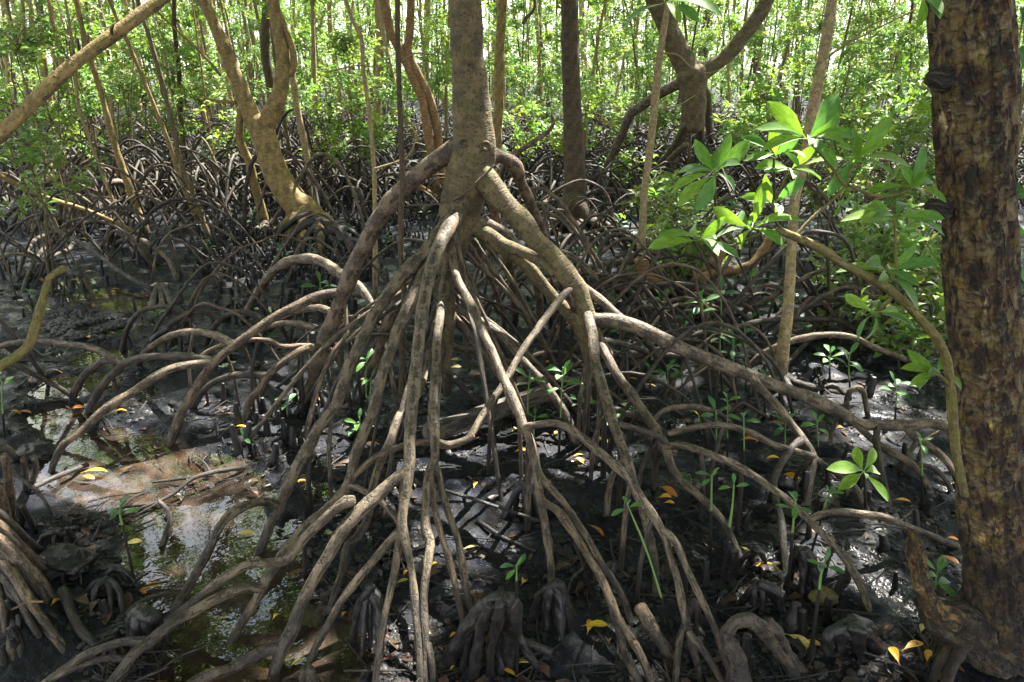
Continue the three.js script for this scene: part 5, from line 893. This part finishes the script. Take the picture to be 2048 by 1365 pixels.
// ------------------------------------------------------------------ arching roots of the further trees
{
  const solid = (label, s, w0, w1, mat, group, d0 = 'g', d1 = 'g') => solo('arching_root', tube(limb(s, w0, w1, d0, d1), { radial: 9 }), mat, label, 'root', group);
  const traced = [
    ['slim arch framing the far end of the left arching root', '575,565 589,523 599,492 620,477 654,492 678,513 705,540', 7, 6], ['large arch right of the mottled stem, nearest of its row', '1490,742 1526,709 1563,690 1610,676 1665,670 1709,676 1746,694 1786,709 1819,723 1850,752', 14, 12], ['long low arch behind the seedlings at right', '1318,715 1366,679 1410,665 1464,657 1505,646 1556,639 1610,639 1665,639 1702,654 1728,690', 12, 10], ['hoop-shaped root beyond the long right root', '1696,830 1694,800 1698,788 1709,776 1724,778 1731,803 1737,838', 11, 11],
    ['arch left of the tall seedlings at right', '1290,665 1307,635 1329,610 1366,597 1402,606 1435,617 1461,628 1478,655', 11, 9], ['sunlit hooped root behind the right root', '1192,600 1197,568 1197,534 1204,489 1222,472 1246,472 1266,487 1275,520', 12, 9], ['pale sunlit arch across the pale sapling\'s elbow', '1140,575 1149,551 1187,534 1235,525 1287,527 1311,544 1330,580', 13, 11], ['low arch behind the sunlit pale arch', '1172,610 1187,578 1218,565 1263,558 1290,562 1310,590', 10, 9], ['arch curling right under the pale sapling', '1170,612 1191,582 1229,575 1263,585 1287,609 1304,632 1315,665', 11, 10], ['thin arch behind the bend of the right root', '1118,520 1125,492 1142,472 1167,468 1187,475 1200,500', 8, 7], ['slim hoop near the orange elbow', '1400,640 1410,615 1428,608 1450,604 1464,604 1497,613 1518,640', 8, 7], ['small hoop left of the mottled stem', '1490,625 1497,599 1519,588 1541,592 1553,622', 8, 7],
    ['brown bar of root slanting to the leafy branch', '1537,758 1574,727 1610,690 1658,650 1702,614 1722,598', 9, 9], ['low root left of the straight dark trunk', '1050,425 1075,412 1100,402 1135,400', 10, 9], ['long dark arch between dark trunk and forked tree', '1145,432 1160,400 1185,385 1220,380 1255,386 1290,400 1315,425', 11, 8], ['root running right from the straight dark trunk', '1160,395 1180,420 1210,445 1240,470', 11, 9],
    ['straight short stake standing behind the right root', '1115,510 1118,480 1125,436', 7, 6], ['upright peg on the low arch at left', '472,625 472,590 471,551', 7, 5], ['broad arch beneath the left thicket', '40,420 60,385 100,360 150,352 185,372 200,410 215,440', 17, 15], ['grey arch beneath the thicket, second from the left', '190,445 200,400 215,370 240,365 262,385 280,420', 14, 12], ['low dark arch joining the thicket roots', '150,470 160,450 200,445 240,452 255,470', 9, 8], ['curled arch before the thicket', '222,470 225,455 240,452 262,480 290,510 310,540', 12, 10], ['long arch with dark foot before the left thicket', '230,490 250,480 285,482 315,500 340,525 352,560', 11, 10], ['thin arch over the far left mud', '35,560 45,520 70,480 105,468 140,472', 8, 8], ['second thin arch over the far left mud', '45,585 60,540 85,500 110,480', 8, 8], ['third arch over the far left mud', '78,560 88,530 110,510 135,500 150,470', 8, 8],
    ['root arch at the far left edge, sunlit', '0,445 20,425 45,412 60,440', 9, 8], ['grey root bar sloping at the left edge', '20,430 30,400 38,375 25,368', 14, 12],
  ];
  traced.forEach(([l, s, w0, w1], i) => solid(l, s, w0, w1, [M.root, M.rootWarm, M.rootDark][i % 3]));
  // the tangle: arches rooted at both ends, laid by seeded chance over the mud the photograph shows them on
  const r = rng(2024), zones = [
    // x range, y range (pixels of the photograph), how many, radius in metres, group, label
    [-40, 720, 235, 330, 130, [0.014, 0.026], 'far root tangle at left', 'brown arching root in the far tangle behind the pole thicket'],
    [-40, 700, 330, 470, 110, [0.014, 0.028], 'near root tangle at left', 'grey-brown arching root in the dense tangle under the pole thicket'],
    [740, 1140, 290, 470, 40, [0.012, 0.02], 'root tangle behind the centre', 'dark arching root on the mud behind the central tree'],
    [1020, 1340, 440, 690, 46, [0.011, 0.02], 'root tangle right of the centre', 'brown arching root in the tangle just right of the central tree'],
    [1340, 1880, 450, 700, 44, [0.011, 0.02], 'root tangle at right', 'brown arching root in the tangle around the mottled stem'],
    [1160, 1880, 280, 450, 50, [0.012, 0.022], 'far root tangle at right', 'dark arching root in the far tangle behind the leafy branch'],
    [420, 900, 560, 800, 14, [0.009, 0.014], 'roots behind the left arches', 'thin dark arching root behind the left arching roots'],
    [1160, 1560, 690, 890, 14, [0.008, 0.012], 'roots below the long right root', 'thin arching root on the mud below the long right root'],
    [-40, 420, 440, 560, 22, [0.011, 0.018], 'arches before the tangle at left', 'dark arching root on open mud beyond the puddle at left'],
    [2060, 2900, 290, 900, 60, [0.011, 0.02], '', ''], [-900, -60, 290, 900, 50, [0.011, 0.02], '', ''],  // the tangle goes on past the frame
  ];
  const far = [], most = [40, 72, 22, 40, 36, 24, 10, 14, 22, 0, 0];
  zones.forEach(([x0, x1, y0, y1, count, rr, group, label], zi) => { for (let i = 0; i < count; i++) {
    const p = onGround(r.in(x0, x1), mix(y0, y1, r())), a = r.in(-0.5, 0.5) + (r() < 0.5 ? 0 : Math.PI), span = r.in(0.5, 1.7), h = span * r.in(0.3, zi < 2 ? 0.95 : 0.66), rad0 = r.in(...rr);
    const q = [], skew = r.in(0.3, 0.7), n = 9, dx = Math.cos(a), dz = Math.sin(a), bow = r.in(-0.15, 0.15);
    for (let k = 0; k <= n; k++) { const s = k / n, x = p.x + dx * span * (s - 0.5) - dz * bow * Math.sin(s * Math.PI), z = p.z + dz * span * (s - 0.5) + dx * bow * Math.sin(s * Math.PI), c = Math.pow(s, Math.log(0.5) / Math.log(skew)); q.push({ p: V(x, gh(x, z) - 0.06 + (h + 0.06) * Math.pow(Math.sin(c * Math.PI), 0.8), z), r: rad0 * mix(1.15, 0.8, s) }); }
    if (i >= most[zi]) { far.push(tube(q, { radial: 7, step: 0.12 })); continue; }
    const g = [tube(q, { radial: 8, step: 0.09, knots: 0.2 })];
    const o = solo('arching_root', g[0], r.pick([M.root, M.rootDark, M.rootDark, M.rootWarm]), label, 'root', group);
    if (r() < 0.55) { // a branch that leaves the arch and drops to the mud
      const k = 3 + Math.floor(r() * 4), b = q[k].p, a2 = a + r.in(-0.9, 0.9), s2 = r.in(0.2, 0.6), e = V(b.x + Math.cos(a2) * s2, 0, b.z + Math.sin(a2) * s2); e.y = gh(e.x, e.z) - 0.05;
      const m = new THREE.Mesh(tube([{ p: b, r: rad0 * 0.9 }, { p: b.clone().lerp(e, 0.5).add(V(0, 0.12 * s2 + 0.05, 0)), r: rad0 * 0.85 }, { p: e, r: rad0 * 0.75 }], { radial: 7, step: 0.1 }), o.material); m.name = 'side_root'; m.castShadow = m.receiveShadow = true; o.add(m);
    }
  } });
  // beyond what can be told apart: one mass of low arches
  for (let i = 0; i < 2500; i++) {
    const D = 12 + 22 * Math.pow(r(), 1.2), p = V(r.in(-0.85, 0.85) * D, 0, -D), a = r.in(0, 6.28), span = r.in(0.6, 1.8), h = span * r.in(0.3, 0.55), q = [];
    for (let k = 0; k <= 5; k++) { const s = k / 5; q.push({ p: V(p.x + Math.cos(a) * span * (s - 0.5), h * Math.sin(s * Math.PI) - 0.05, p.z + Math.sin(a) * span * (s - 0.5)), r: 0.022 }); }
    far.push(sweep(q, { radial: 5, step: 0.22, seed: i * 0.7 }));
  }
  solo('root_tangle', mergeGeometries(far), M.rootDark, 'mass of far-off arching roots under the forest', null, null, 'stuff');
}

// ------------------------------------------------------------------ breathing roots: stubs that stand in the mud
{
  const peg = (seed) => { const r = rng(seed), h = 0.1 * r.in(0.8, 1.3), R = r.in(0.009, 0.014), lx = r.in(-0.012, 0.012), lz = r.in(-0.012, 0.012); return sweep([{ p: V(0, -0.05, 0), r: R * 1.5 }, { p: V(lx * 0.3, h * 0.3, lz * 0.3), r: R * 1.25 }, { p: V(lx, h * 0.75, lz), r: R }, { p: V(lx * 1.2, h, lz * 1.2), r: R * 0.8 }], { radial: 7, step: 0.03, wob: 0.2, knots: 0.2, seed }); };
  const pegs = [1, 2, 3, 4, 5, 6].map(peg), r = rng(5150);
  const zones = [ // x0 x1 y0 y1, how many, scale, group, label
    [380, 720, 470, 650, 120, [0.8, 1.7], 'breathing roots left of the centre', 'black finger-like breathing root on the mud left of the central tree'],
    [440, 660, 800, 930, 26, [0.7, 1.4], 'breathing roots on the bright mud', 'pale-tipped breathing root standing on the sunlit mud left of the front roots'],
    [1500, 1760, 690, 820, 24, [0.7, 1.2], 'breathing roots at right', 'dark breathing root on the wet mud around the mottled stem'],
    [1350, 1880, 880, 1200, 34, [0.6, 1.3], 'breathing roots right of the front roots', 'short black breathing root on the shaded mud at right'],
    [1100, 1350, 560, 800, 26, [0.7, 1.3], 'breathing roots right of the centre', 'black breathing root among the roots right of the central tree'],
    [20, 330, 1050, 1330, 16, [0.6, 1.1], 'breathing roots at lower left', 'short black breathing root on the lower left mud'],
    [1460, 1700, 1240, 1345, 8, [0.8, 1.4], 'breathing roots at bottom right', 'stubby black breathing root at the bottom right'],
  ];
  for (const [x0, x1, y0, y1, n, sc, group, label] of zones) {
    let k = 0;
    for (let tries = 0; k < n && tries < 4000; tries++) {
      const p = onGround(r.in(x0, x1), r.in(y0, y1)); if (poolAt(p.x, p.z) > 0.4) continue; k++;
      const m = new THREE.Mesh(r.pick(pegs), M.stub); m.name = numbered('breathing_root'); m.position.copy(p); m.rotation.y = r.in(0, 6.28); const s = r.in(...sc); const fat = r.in(0.95, 1.7); m.scale.set(s * fat, s * r.in(0.45, 1.05), s * fat); m.castShadow = m.receiveShadow = true; scene.add(m); tag(m, label, 'breathing root', group); m.userData.place = group;
    }
  }
  const n = 3400, inst = new THREE.InstancedMesh(pegs[2], M.stub, n), o = new THREE.Object3D(); let k = 0;
  while (k < n) {
    const u = r(); const p = u < 0.3 ? onGround(r.in(400, 760), r.in(400, 560)) : u < 0.62 ? onGround(r.in(1020, 1420), r.in(255, 430)) : u < 0.8 ? onGround(r.in(740, 1000), r.in(290, 520)) : onGround(r.in(0, 1900), r.in(290, 640));
    if (poolAt(p.x, p.z) > 0.3 || p.z > -5.8) continue;
    o.position.copy(p); o.rotation.set(r.in(-0.1, 0.1), r.in(0, 6.28), r.in(-0.1, 0.1)); const s = r.in(0.7, 1.5); o.scale.set(s * r.in(0.9, 1.7), s * r.in(0.35, 0.95), s * r.in(0.9, 1.7)); o.updateMatrix(); inst.setMatrixAt(k++, o.matrix);
  }
  inst.castShadow = inst.receiveShadow = true; inst.name = 'breathing_roots'; scene.add(tag(inst, 'field of countless small black breathing roots on the far mud', null, null, 'stuff'));
}

// ------------------------------------------------------------------ litter on the mud: crumbs, bits of twig
{
  const r = rng(909), o = new THREE.Object3D();
  const lump = new THREE.IcosahedronGeometry(1, 2), a = lump.attributes.position, v = V(0, 0, 0);
  for (let k = 0; k < a.count; k++) { v.fromBufferAttribute(a, k); v.multiplyScalar(1 + 0.7 * fbm(v.x * 1.4, v.y * 1.4, v.z * 1.4, 3)); a.setXYZ(k, v.x, v.y * 0.6, v.z); }
  lump.computeVertexNormals();
  const spot = (deep) => { for (;;) { const D = 2 + 8 * r() * r(), p = V(r.in(-0.75, 0.75) * D, 0, -D); if (poolAt(p.x, p.z) > deep) continue; if (n3(p.x * 2.2, 3.3, p.z * 2.2) < r.in(-0.5, 0.3)) continue; p.y = gh(p.x, p.z); return p; } };
  const crumbs = new THREE.InstancedMesh(lump, M.stub, 9000);
  for (let i = 0; i < 9000; i++) { o.position.copy(spot(0.5)); o.rotation.set(r.in(-0.4, 0.4), r.in(0, 6.28), r.in(-0.4, 0.4)); const s = 0.003 + 0.017 * Math.pow(r(), 2.5); o.scale.set(s * r.in(0.8, 1.6), s, s * r.in(0.8, 1.6)); o.updateMatrix(); crumbs.setMatrixAt(i, o.matrix); }
  crumbs.name = 'mud_litter'; scene.add(tag(crumbs, 'crumbs and clods strewn over the mud', null, null, 'stuff'));
  const bit = sweep([{ p: V(-0.5, 0, 0), r: 0.018 }, { p: V(-0.1, 0.05, 0.06), r: 0.02 }, { p: V(0.5, 0, -0.03), r: 0.011 }], { radial: 5, step: 0.12, wob: 0.2, seed: 4 });
  const bits = new THREE.InstancedMesh(bit, M.woodDark, 1500);
  for (let i = 0; i < 1500; i++) { o.position.copy(spot(0.9)); o.position.y = Math.max(o.position.y, WATER_Y - 0.004) + 0.004; o.rotation.set(0, r.in(0, 6.28), r.in(-0.2, 0.25)); const s = r.in(0.05, 0.3); o.scale.set(s, s * r.in(0.4, 1), s * r.in(0.5, 1)); o.updateMatrix(); bits.setMatrixAt(i, o.matrix); bits.setColorAt(i, new THREE.Color().setRGB(...[1, 1, 1].map(() => 1)).multiplyScalar(r() < 0.25 ? 2.6 : r.in(0.6, 1.3))); }
  bits.name = 'twig_litter'; scene.add(tag(bits, 'bits of broken twig strewn over the mud', null, null, 'stuff'));
  const rot = new THREE.InstancedMesh(smallLeaf(1, 0.4), L.litter, 700);
  for (let i = 0; i < 700; i++) { o.position.copy(spot(0.9)); o.position.y = Math.max(o.position.y, WATER_Y) + 0.004; o.rotation.set(r.in(-0.4, 0.4), r.in(0, 6.28), r.in(-0.2, 0.35)); const s = r.in(0.04, 0.11); o.scale.set(s, s * r.in(0.5, 2), s); o.updateMatrix(); rot.setMatrixAt(i, o.matrix); const k = r.in(0.3, 1.3); rot.setColorAt(i, new THREE.Color().setRGB(k, k * r.in(0.7, 1), k * 0.8)); }
  rot.name = 'leaf_litter'; scene.add(tag(rot, 'dark rotting leaves half sunk in the mud', null, null, 'stuff'));
}

// ------------------------------------------------------------------ forest behind: saplings and shrubs with leaves
{
  const r = rng(61);
  const clump = (c, n, sx, sy, s0, s1) => { const a = []; for (let i = 0; i < n; i++) a.push({ p: V(c.x + sx * (r() + r() - 1), c.y + sy * (r() + r() - 1), c.z + sx * (r() + r() - 1)), s: r.in(s0, s1) }); return a; };
  function bush(px, py, D, h, w, n, label, group, mat = L.crown) {   // a shrub whose crown centres on that pixel
    const c = at(px, py, D), base = V(c.x, gh(c.x, c.z), c.z), t = thing('mangrove_shrub', label, 'shrub', base, group);
    const spots = [], stems = [];
    const twigs = Math.max(3, Math.round(n / 6)), forks = [];
    for (let k = 0; k < 3; k++) { const f = c.clone().add(V(w * r.in(-0.5, 0.5), h * r.in(-0.3, 0.3), w * r.in(-0.5, 0.5))); forks.push(f); const q = base.clone().add(V(r.in(-0.35, 0.35), -0.03, r.in(-0.35, 0.35))); stems.push(sweep([{ p: q, r: 0.009 }, { p: q.clone().lerp(f, 0.5).add(V(r.in(-0.1, 0.1), 0.1, r.in(-0.1, 0.1))), r: 0.01 }, { p: f, r: 0.006 }], { radial: 6, step: 0.15, seed: k + px })); }
    for (let k = 0; k < twigs; k++) {
      const a = r.in(0, 6.28), e = V(c.x + w * Math.cos(a) * r() * 0.9, c.y + h * (r() - 0.5), c.z + w * Math.sin(a) * r() * 0.9), f = r.pick(forks);
      stems.push(sweep([{ p: f.clone().add(V(0, -0.08, 0)), r: 0.006 }, { p: f.clone().lerp(e, 0.5).add(V(r.in(-0.05, 0.05), 0.06, r.in(-0.05, 0.05))), r: 0.005 }, { p: e, r: 0.003 }], { radial: 5, step: 0.12, seed: k }));
      for (let q = 0; q < 6; q++) spots.push({ p: e.clone().add(V(r.in(-0.22, 0.22), r.in(-0.2, 0.16), r.in(-0.22, 0.22))), s: r.in(0.75, 1.25) });
    }
    const st = part(t, 'stems', mergeGeometries(stems), M.bark); st.userData.kind = 'stuff';
    const m = crownMesh(spots, Math.floor(r() * 1000), mat); m.position.copy(base).negate(); t.add(m);
  }
  // shrubs the photograph shows at middle distance
  const mid = [[1560, 250, 10.5], [1690, 260, 9], [1760, 230, 9.5], [1820, 250, 8.5], [1790, 330, 8], [1540, 180, 13], [1620, 160, 13], [1720, 150, 12], [1790, 130, 12], [1850, 320, 7.5], [1330, 440, 8.5], [1360, 500, 7.8], [1380, 420, 9], [1310, 400, 9.5], [1840, 470, 6.5], [1830, 560, 6], [1720, 520, 6.2], [1850, 640, 5.4], [1640, 330, 10], [1250, 320, 14], [1290, 190, 16], [1210, 170, 17], [1060, 170, 18], [1080, 210, 17], [20, 320, 7.5], [30, 240, 9], [60, 290, 8.2], [20, 170, 9], [70, 90, 10], [130, 60, 11], [170, 150, 12], [230, 130, 13], [100, 200, 11], [270, 215, 14], [380, 160, 16], [430, 250, 15], [300, 70, 14], [690, 225, 13], [640, 200, 15], [700, 90, 14], [600, 90, 16], [480, 90, 17], [880, 90, 18], [780, 160, 17], [330, 190, 14], [480, 235, 13], [560, 190, 16], [640, 250, 13], [730, 250, 13], [800, 205, 16], [860, 150, 18], [1040, 260, 14], [1110, 245, 15], [1200, 225, 16], [1270, 250, 15], [160, 235, 11], [420, 190, 16], [1330, 230, 16], [1480, 240, 14], [250, 190, 15]];
  for (const [x, y, D] of mid) bush(x, y, D, 0.6 + D * 0.03, 0.3 + D * 0.025, x < 100 && D < 10 ? 26 : 50, x < 900 ? 'small-leaved green shrub among the thicket behind the roots at left' : 'small-leaved green shrub behind the roots and leafy branch at right', x < 900 ? 'green shrubs at left' : 'green shrubs at right');
  // saplings of the forest behind, each with its stem and crown
  for (let i = 0; i < 150; i++) {
    const D = 13 + 32 * Math.pow(r(), 0.8), x = r.in(-0.78, 0.78) * D, base = V(x, gh(x, -D), -D), h = r.in(4, 8);
    const t = thing('forest_sapling', 'thin sapling with small sunlit leaves in the forest far behind', 'tree', base, 'saplings of the forest far behind');
    const lx = r.in(-0.9, 0.9), lz = r.in(-0.5, 0.5), R0 = r.in(0.022, 0.06), p = [];
    for (let k = 0; k <= 5; k++) { const s = k / 5; p.push({ p: V(x + lx * s * s + r.in(-0.06, 0.06), base.y + h * s - 0.1, -D + lz * s), r: R0 * mix(1, 0.45, s) }); }
    part(t, 'stem', tube(p, { radial: 6, step: 0.4, knots: 0.2 }), r.pick([M.barkYellow, M.barkPale, M.barkDark, M.bark]));
    const spots = [], nb = Math.floor(r.in(6, 12));
    for (let k = 0; k < nb; k++) { const y = mix(0.7, h, Math.pow(r(), 0.75)), s = y / h, c = V(x + lx * s * s + r.in(-0.9, 0.9), base.y + y, -D + lz * s + r.in(-0.9, 0.9)); spots.push(...clump(c, Math.floor(r.in(9, 26)), r.in(0.28, 0.5), r.in(0.18, 0.32), 0.7, 1.4)); }
    const m = crownMesh(spots, 100 + i); m.position.copy(base).negate(); t.add(m);
  }
  // the wood beyond, one mass of leaves and trunks
  const spots = [], trunks = [];
  for (let i = 0; i < 26000; i++) { const D = r.in(42, 95), x = r.in(-0.95, 0.95) * D; spots.push({ p: V(x, 0.2 + 13 * Math.pow(r(), 1.1), -D), s: r.in(1.8, 3.6) }); }
  const m = crownMesh(spots, 2); m.name = 'far_wood'; scene.add(tag(m, 'far-off wood of sunlit leaves closing the view', null, null, 'stuff'));
  for (let i = 0; i < 260; i++) { const D = r.in(36, 90), x = r.in(-0.9, 0.9) * D; trunks.push(sweep([{ p: V(x, -0.2, -D), r: r.in(0.05, 0.13) }, { p: V(x + r.in(-0.6, 0.6), 5, -D), r: 0.07 }, { p: V(x + r.in(-1, 1), 11, -D), r: 0.04 }], { radial: 6, step: 1.2, seed: i })); }
  solo('far_trunks', mergeGeometries(trunks), M.bark, 'crowd of far-off trunks in the wood', null, null, 'stuff');
}

// ------------------------------------------------------------------ the roof of leaves overhead, carried by the tall trees
{
  const r = rng(4711);
  // where the photograph shows sun on the ground or on a root: the roof is open along the sun's ray there. [px, py, distance or 'g', radius]
  const open = [];
  for (const [x, y, d, R] of [[300, 955, 'g', 0.37], [225, 985, 'g', 0.3], [420, 985, 'g', 0.32], [360, 925, 'g', 0.22], [380, 1040, 'g', 0.18], [900, 1000, 'g', 0.2], [890, 1085, 'g', 0.17], [940, 1140, 'g', 0.04], [490, 880, 'g', 0.36], [640, 880, 'g', 0.28], [570, 905, 'g', 0.18], [1690, 780, 'g', 0.28], [1740, 880, 'g', 0.2], [1640, 1110, 'g', 0.05], [1700, 1130, 'g', 0.01], [1000, 890, 'g', 0.14], [90, 970, 'g', 0.24], [740, 930, 'g', 0.2],
    [560, 630, 4.9, 0.3], [330, 745, 4.6, 0.3], [630, 518, 5.6, 0.3], [885, 470, 4.45, 0.18], [990, 455, 4.8, 0.24], [976, 240, 4.6, 0.12], [838, 1215, 2.5, 0.16], [1150, 540, 4.3, 0.2], [1250, 600, 4.3, 0.22], [812, 600, 4.4, 0.14], [1040, 340, 4.7, 0.2], [680, 720, 4.8, 0.2], [270, 80, 3.4, 0.16], [90, 170, 3.1, 0.16],
    [1200, 530, 'g', 0.4], [1240, 470, 'g', 0.4], [1700, 560, 'g', 0.4], [1620, 290, 2.0, 0.42], [1430, 340, 1.9, 0.4], [1720, 320, 2, 0.4], [1800, 410, 2.1, 0.3], [1480, 450, 1.9, 0.34], [1760, 580, 2.0, 0.3], [1727, 942, 3.2, 0.16], [500, 560, 'g', 0.3], [250, 420, 'g', 0.5], [60, 430, 'g', 0.6], [450, 420, 'g', 0.5], [330, 330, 'g', 0.7], [820, 350, 'g', 0.5], [1200, 350, 'g', 0.9], [1100, 380, 'g', 0.6]])
    open.push([at(x, y, d === 'g' ? groundAt(x, y) : d), R]);
  for (let i = 0; i < 40; i++) { const q = r.pick(laid); if (q[1] < 260 || q[1] > 1050 || q[2] > 9) continue; open.push([at(...q), r.in(0.02, 0.09)]); }
  // gaps of sky that the water mirrors
  const sky_gaps = [];
  for (const [x, y, R] of [[470, 1255, 0.7], [540, 1215, 0.5], [440, 1335, 0.55], [620, 1330, 0.4], [450, 1090, 0.4]]) { const p = onGround(x, y), d = p.clone().sub(camera.position).normalize(); d.y = -d.y; sky_gaps.push([p, d, R]); }
  const mirrored = (p) => sky_gaps.some(([o, d, R]) => { const v = p.clone().sub(o), k = v.dot(d); return k > 0 && v.addScaledVector(d, -k).length() < R * (0.55 + 1.5 * n3(p.x * 1.7, p.y * 1.7, p.z * 1.7)); });
  const toRay = V(0, 0, 0);
  const isOpen = (p, s) => open.some(([o, R]) => { toRay.copy(p).sub(o); const k = toRay.dot(SUN); return k > 0 && toRay.addScaledVector(SUN, -k).lengthSq() < (R * (0.62 + 1.3 * n3(p.x * 2.6, p.y * 0.6, p.z * 2.6)) + 0.08 * s) ** 2; });
  for (const [x, z] of [[-4.5, -1], [5, -5], [6, -10], [-7, -6], [2.5, 1.5], [-2, 3], [7, -1], [-8, -12], [0, -9.5], [9, -14]]) { // tall neighbours outside the frame, whose leaves make its shade
    const inView = Math.abs(x) < 0.72 * -z && z < -2;
    if (inView) continue;
    const t = thing('mangrove_tree', 'tall mangrove standing outside the view whose crown shades the roots', 'tree', V(x, gh(x, z), z), 'tall mangroves just outside the view');
    part(t, 'trunk', tube([{ p: V(x, -0.1, z), r: 0.14 }, { p: V(x + 0.2, 3.5, z), r: 0.11 }, { p: V(x, 8.2, z + 0.2), r: 0.07 }], { radial: 12, step: 0.3 }), M.bark);
    canopyTrees.push({ tree: t, x, z, y: 8.4, mat: M.bark });
  }
  for (const c of canopyTrees) c.spots = [];
  for (let k = 0; k < 52000; k++) {
    const p = V(r.in(-13, 15), 0, r.in(-24, 6)); p.y = 6.6 + 4.2 * r() + 0.8 * n3(p.x * 0.3, 0, p.z * 0.3);
    const g = n3(p.x * 0.55, p.y * 0.5, p.z * 0.55) + 0.5 * n3(p.x * 1.6, p.y * 1.6, p.z * 1.6);
    const need = -0.55 + 0.82 * (1 - sstep(-10.5, -5.6, p.z + 5.2));           // thicker over the near roots than over the far ones
    if (g < need) continue;
    const s = r.in(1.3, 2.3); if (isOpen(p, s) || mirrored(p)) continue;
    let best = canopyTrees[0], bd = 1e9; for (const c of canopyTrees) { const d = (c.x - p.x) ** 2 + (c.z - p.z) ** 2; if (d < bd) { bd = d; best = c; } }
    best.spots.push({ p, s });
  }
  canopyTrees.forEach((c, i) => {
    if (!c.spots.length) return;
    const m = crownMesh(c.spots, 40 + i); m.position.copy(c.tree.position).negate(); c.tree.add(m);
    const top = V(c.x, c.y - 0.8, c.z);
    for (let k = 0; k < 7 && k < c.spots.length; k++) { const e = c.spots[Math.floor(r() * c.spots.length)].p; part(c.tree, 'crown_limb', tube([{ p: top.clone().add(V(0, -r() * 0.8, 0)), r: 0.05 }, { p: top.clone().lerp(e, 0.5).add(V(r.in(-0.2, 0.2), 0.25, r.in(-0.2, 0.2))), r: 0.032 }, { p: e, r: 0.012 }], { radial: 7, step: 0.3 }), c.mat); }
  });
  console.log('canopy rosettes', canopyTrees.reduce((a, c) => a + c.spots.length, 0));
}
{ // the same roof going on over the forest behind
  const r = rng(88), spots = [];
  for (let i = 0; i < 26000; i++) { const z = -r.in(20, 60), x = r.in(-0.9, 0.9) * -z + r.in(-6, 6), y = 5.5 + 6 * r(), g = n3(x * 0.3, y * 0.3, z * 0.3) + 0.5 * n3(x, y, z); if (g > 0.12) spots.push({ p: V(x, y, z), s: r.in(2, 3.4) }); }
  const m = crownMesh(spots, 3); m.name = 'forest_roof'; scene.add(tag(m, 'leafy roof of the far forest', null, null, 'stuff'));
}
// ------------------------------------------------------------------ words that tell the alike things apart by where they stand
{
  const places = [[90, 'at the left edge'], [240, 'under the leaning branch'], [400, 'between leaning branch and forked yellow trunk'], [520, 'just left of the forked yellow trunk'], [660, 'just right of the forked yellow trunk'], [800, 'around the dark pole'], [900, 'behind the crossing orange trunks'], [1080, 'behind the central trunk'], [1230, 'around the straight dark trunk'], [1340, 'around the pale sapling'], [1480, 'around the forked brown tree'], [1640, 'left of the mottled stem'], [1860, 'between mottled stem and dark foreground trunk'], [9999, 'behind the dark foreground trunk']];
  const short = { 'slender saplings of the thicket at left': 'slender pole-like sapling', 'slender saplings in the far background': 'slender pale sapling far back', 'saplings of the forest far behind': 'leafy forest sapling far behind', 'green shrubs at left': 'small-leaved green shrub', 'green shrubs at right': 'small-leaved green shrub',
    'far root tangle at left': 'arching root of the far tangle', 'near root tangle at left': 'arching root of the near tangle', 'root tangle behind the centre': 'dark arching root on the mud', 'root tangle right of the centre': 'brown arching root on the mud', 'root tangle at right': 'brown arching root on near mud', 'far root tangle at right': 'dark arching root on far mud', 'tiny seedlings on the far mud': 'tiny leafy seedling on the mud' };
  const nth = ['leftmost', 'second from left', 'third from left', 'fourth from left', 'fifth from left', 'sixth from left', 'seventh from left', 'eighth from left', 'ninth from left', 'tenth from left', 'eleventh from left', 'twelfth from left'];
  const sets = new Map(), c = V(0, 0, 0);
  for (const o of scene.children) {
    const s = short[o.userData.group]; if (!s) continue;
    if (o.isMesh) { o.geometry.computeBoundingBox(); o.geometry.boundingBox.getCenter(c); } else c.copy(o.position).add(V(0, 0.6, 0));
    c.project(camera); const x = (c.x + 1) * 1024, key = `${s} ${places.find((q) => x < q[0])[1]}`;
    if (!sets.has(key)) sets.set(key, []); sets.get(key).push([x, o]);
  }
  for (const [key, list] of sets) {
    list.sort((a, b) => a[0] - b[0]);
    const countable = list.length > 1 && list.length <= nth.length && !/root|forest/.test(key);
    list.forEach(([, o], i) => { o.userData.label = countable ? `${key}, ${nth[i]}` : key; if (countable) o.userData.group = o.userData.group; else if (list.length > 1) o.userData.group = key; });
  }
  for (const o of scene.children) delete o.userData.place;
}
scene.traverse((o) => { if (o.isMesh) { o.castShadow = true; o.receiveShadow = true; } });
renderer.render(scene, camera);
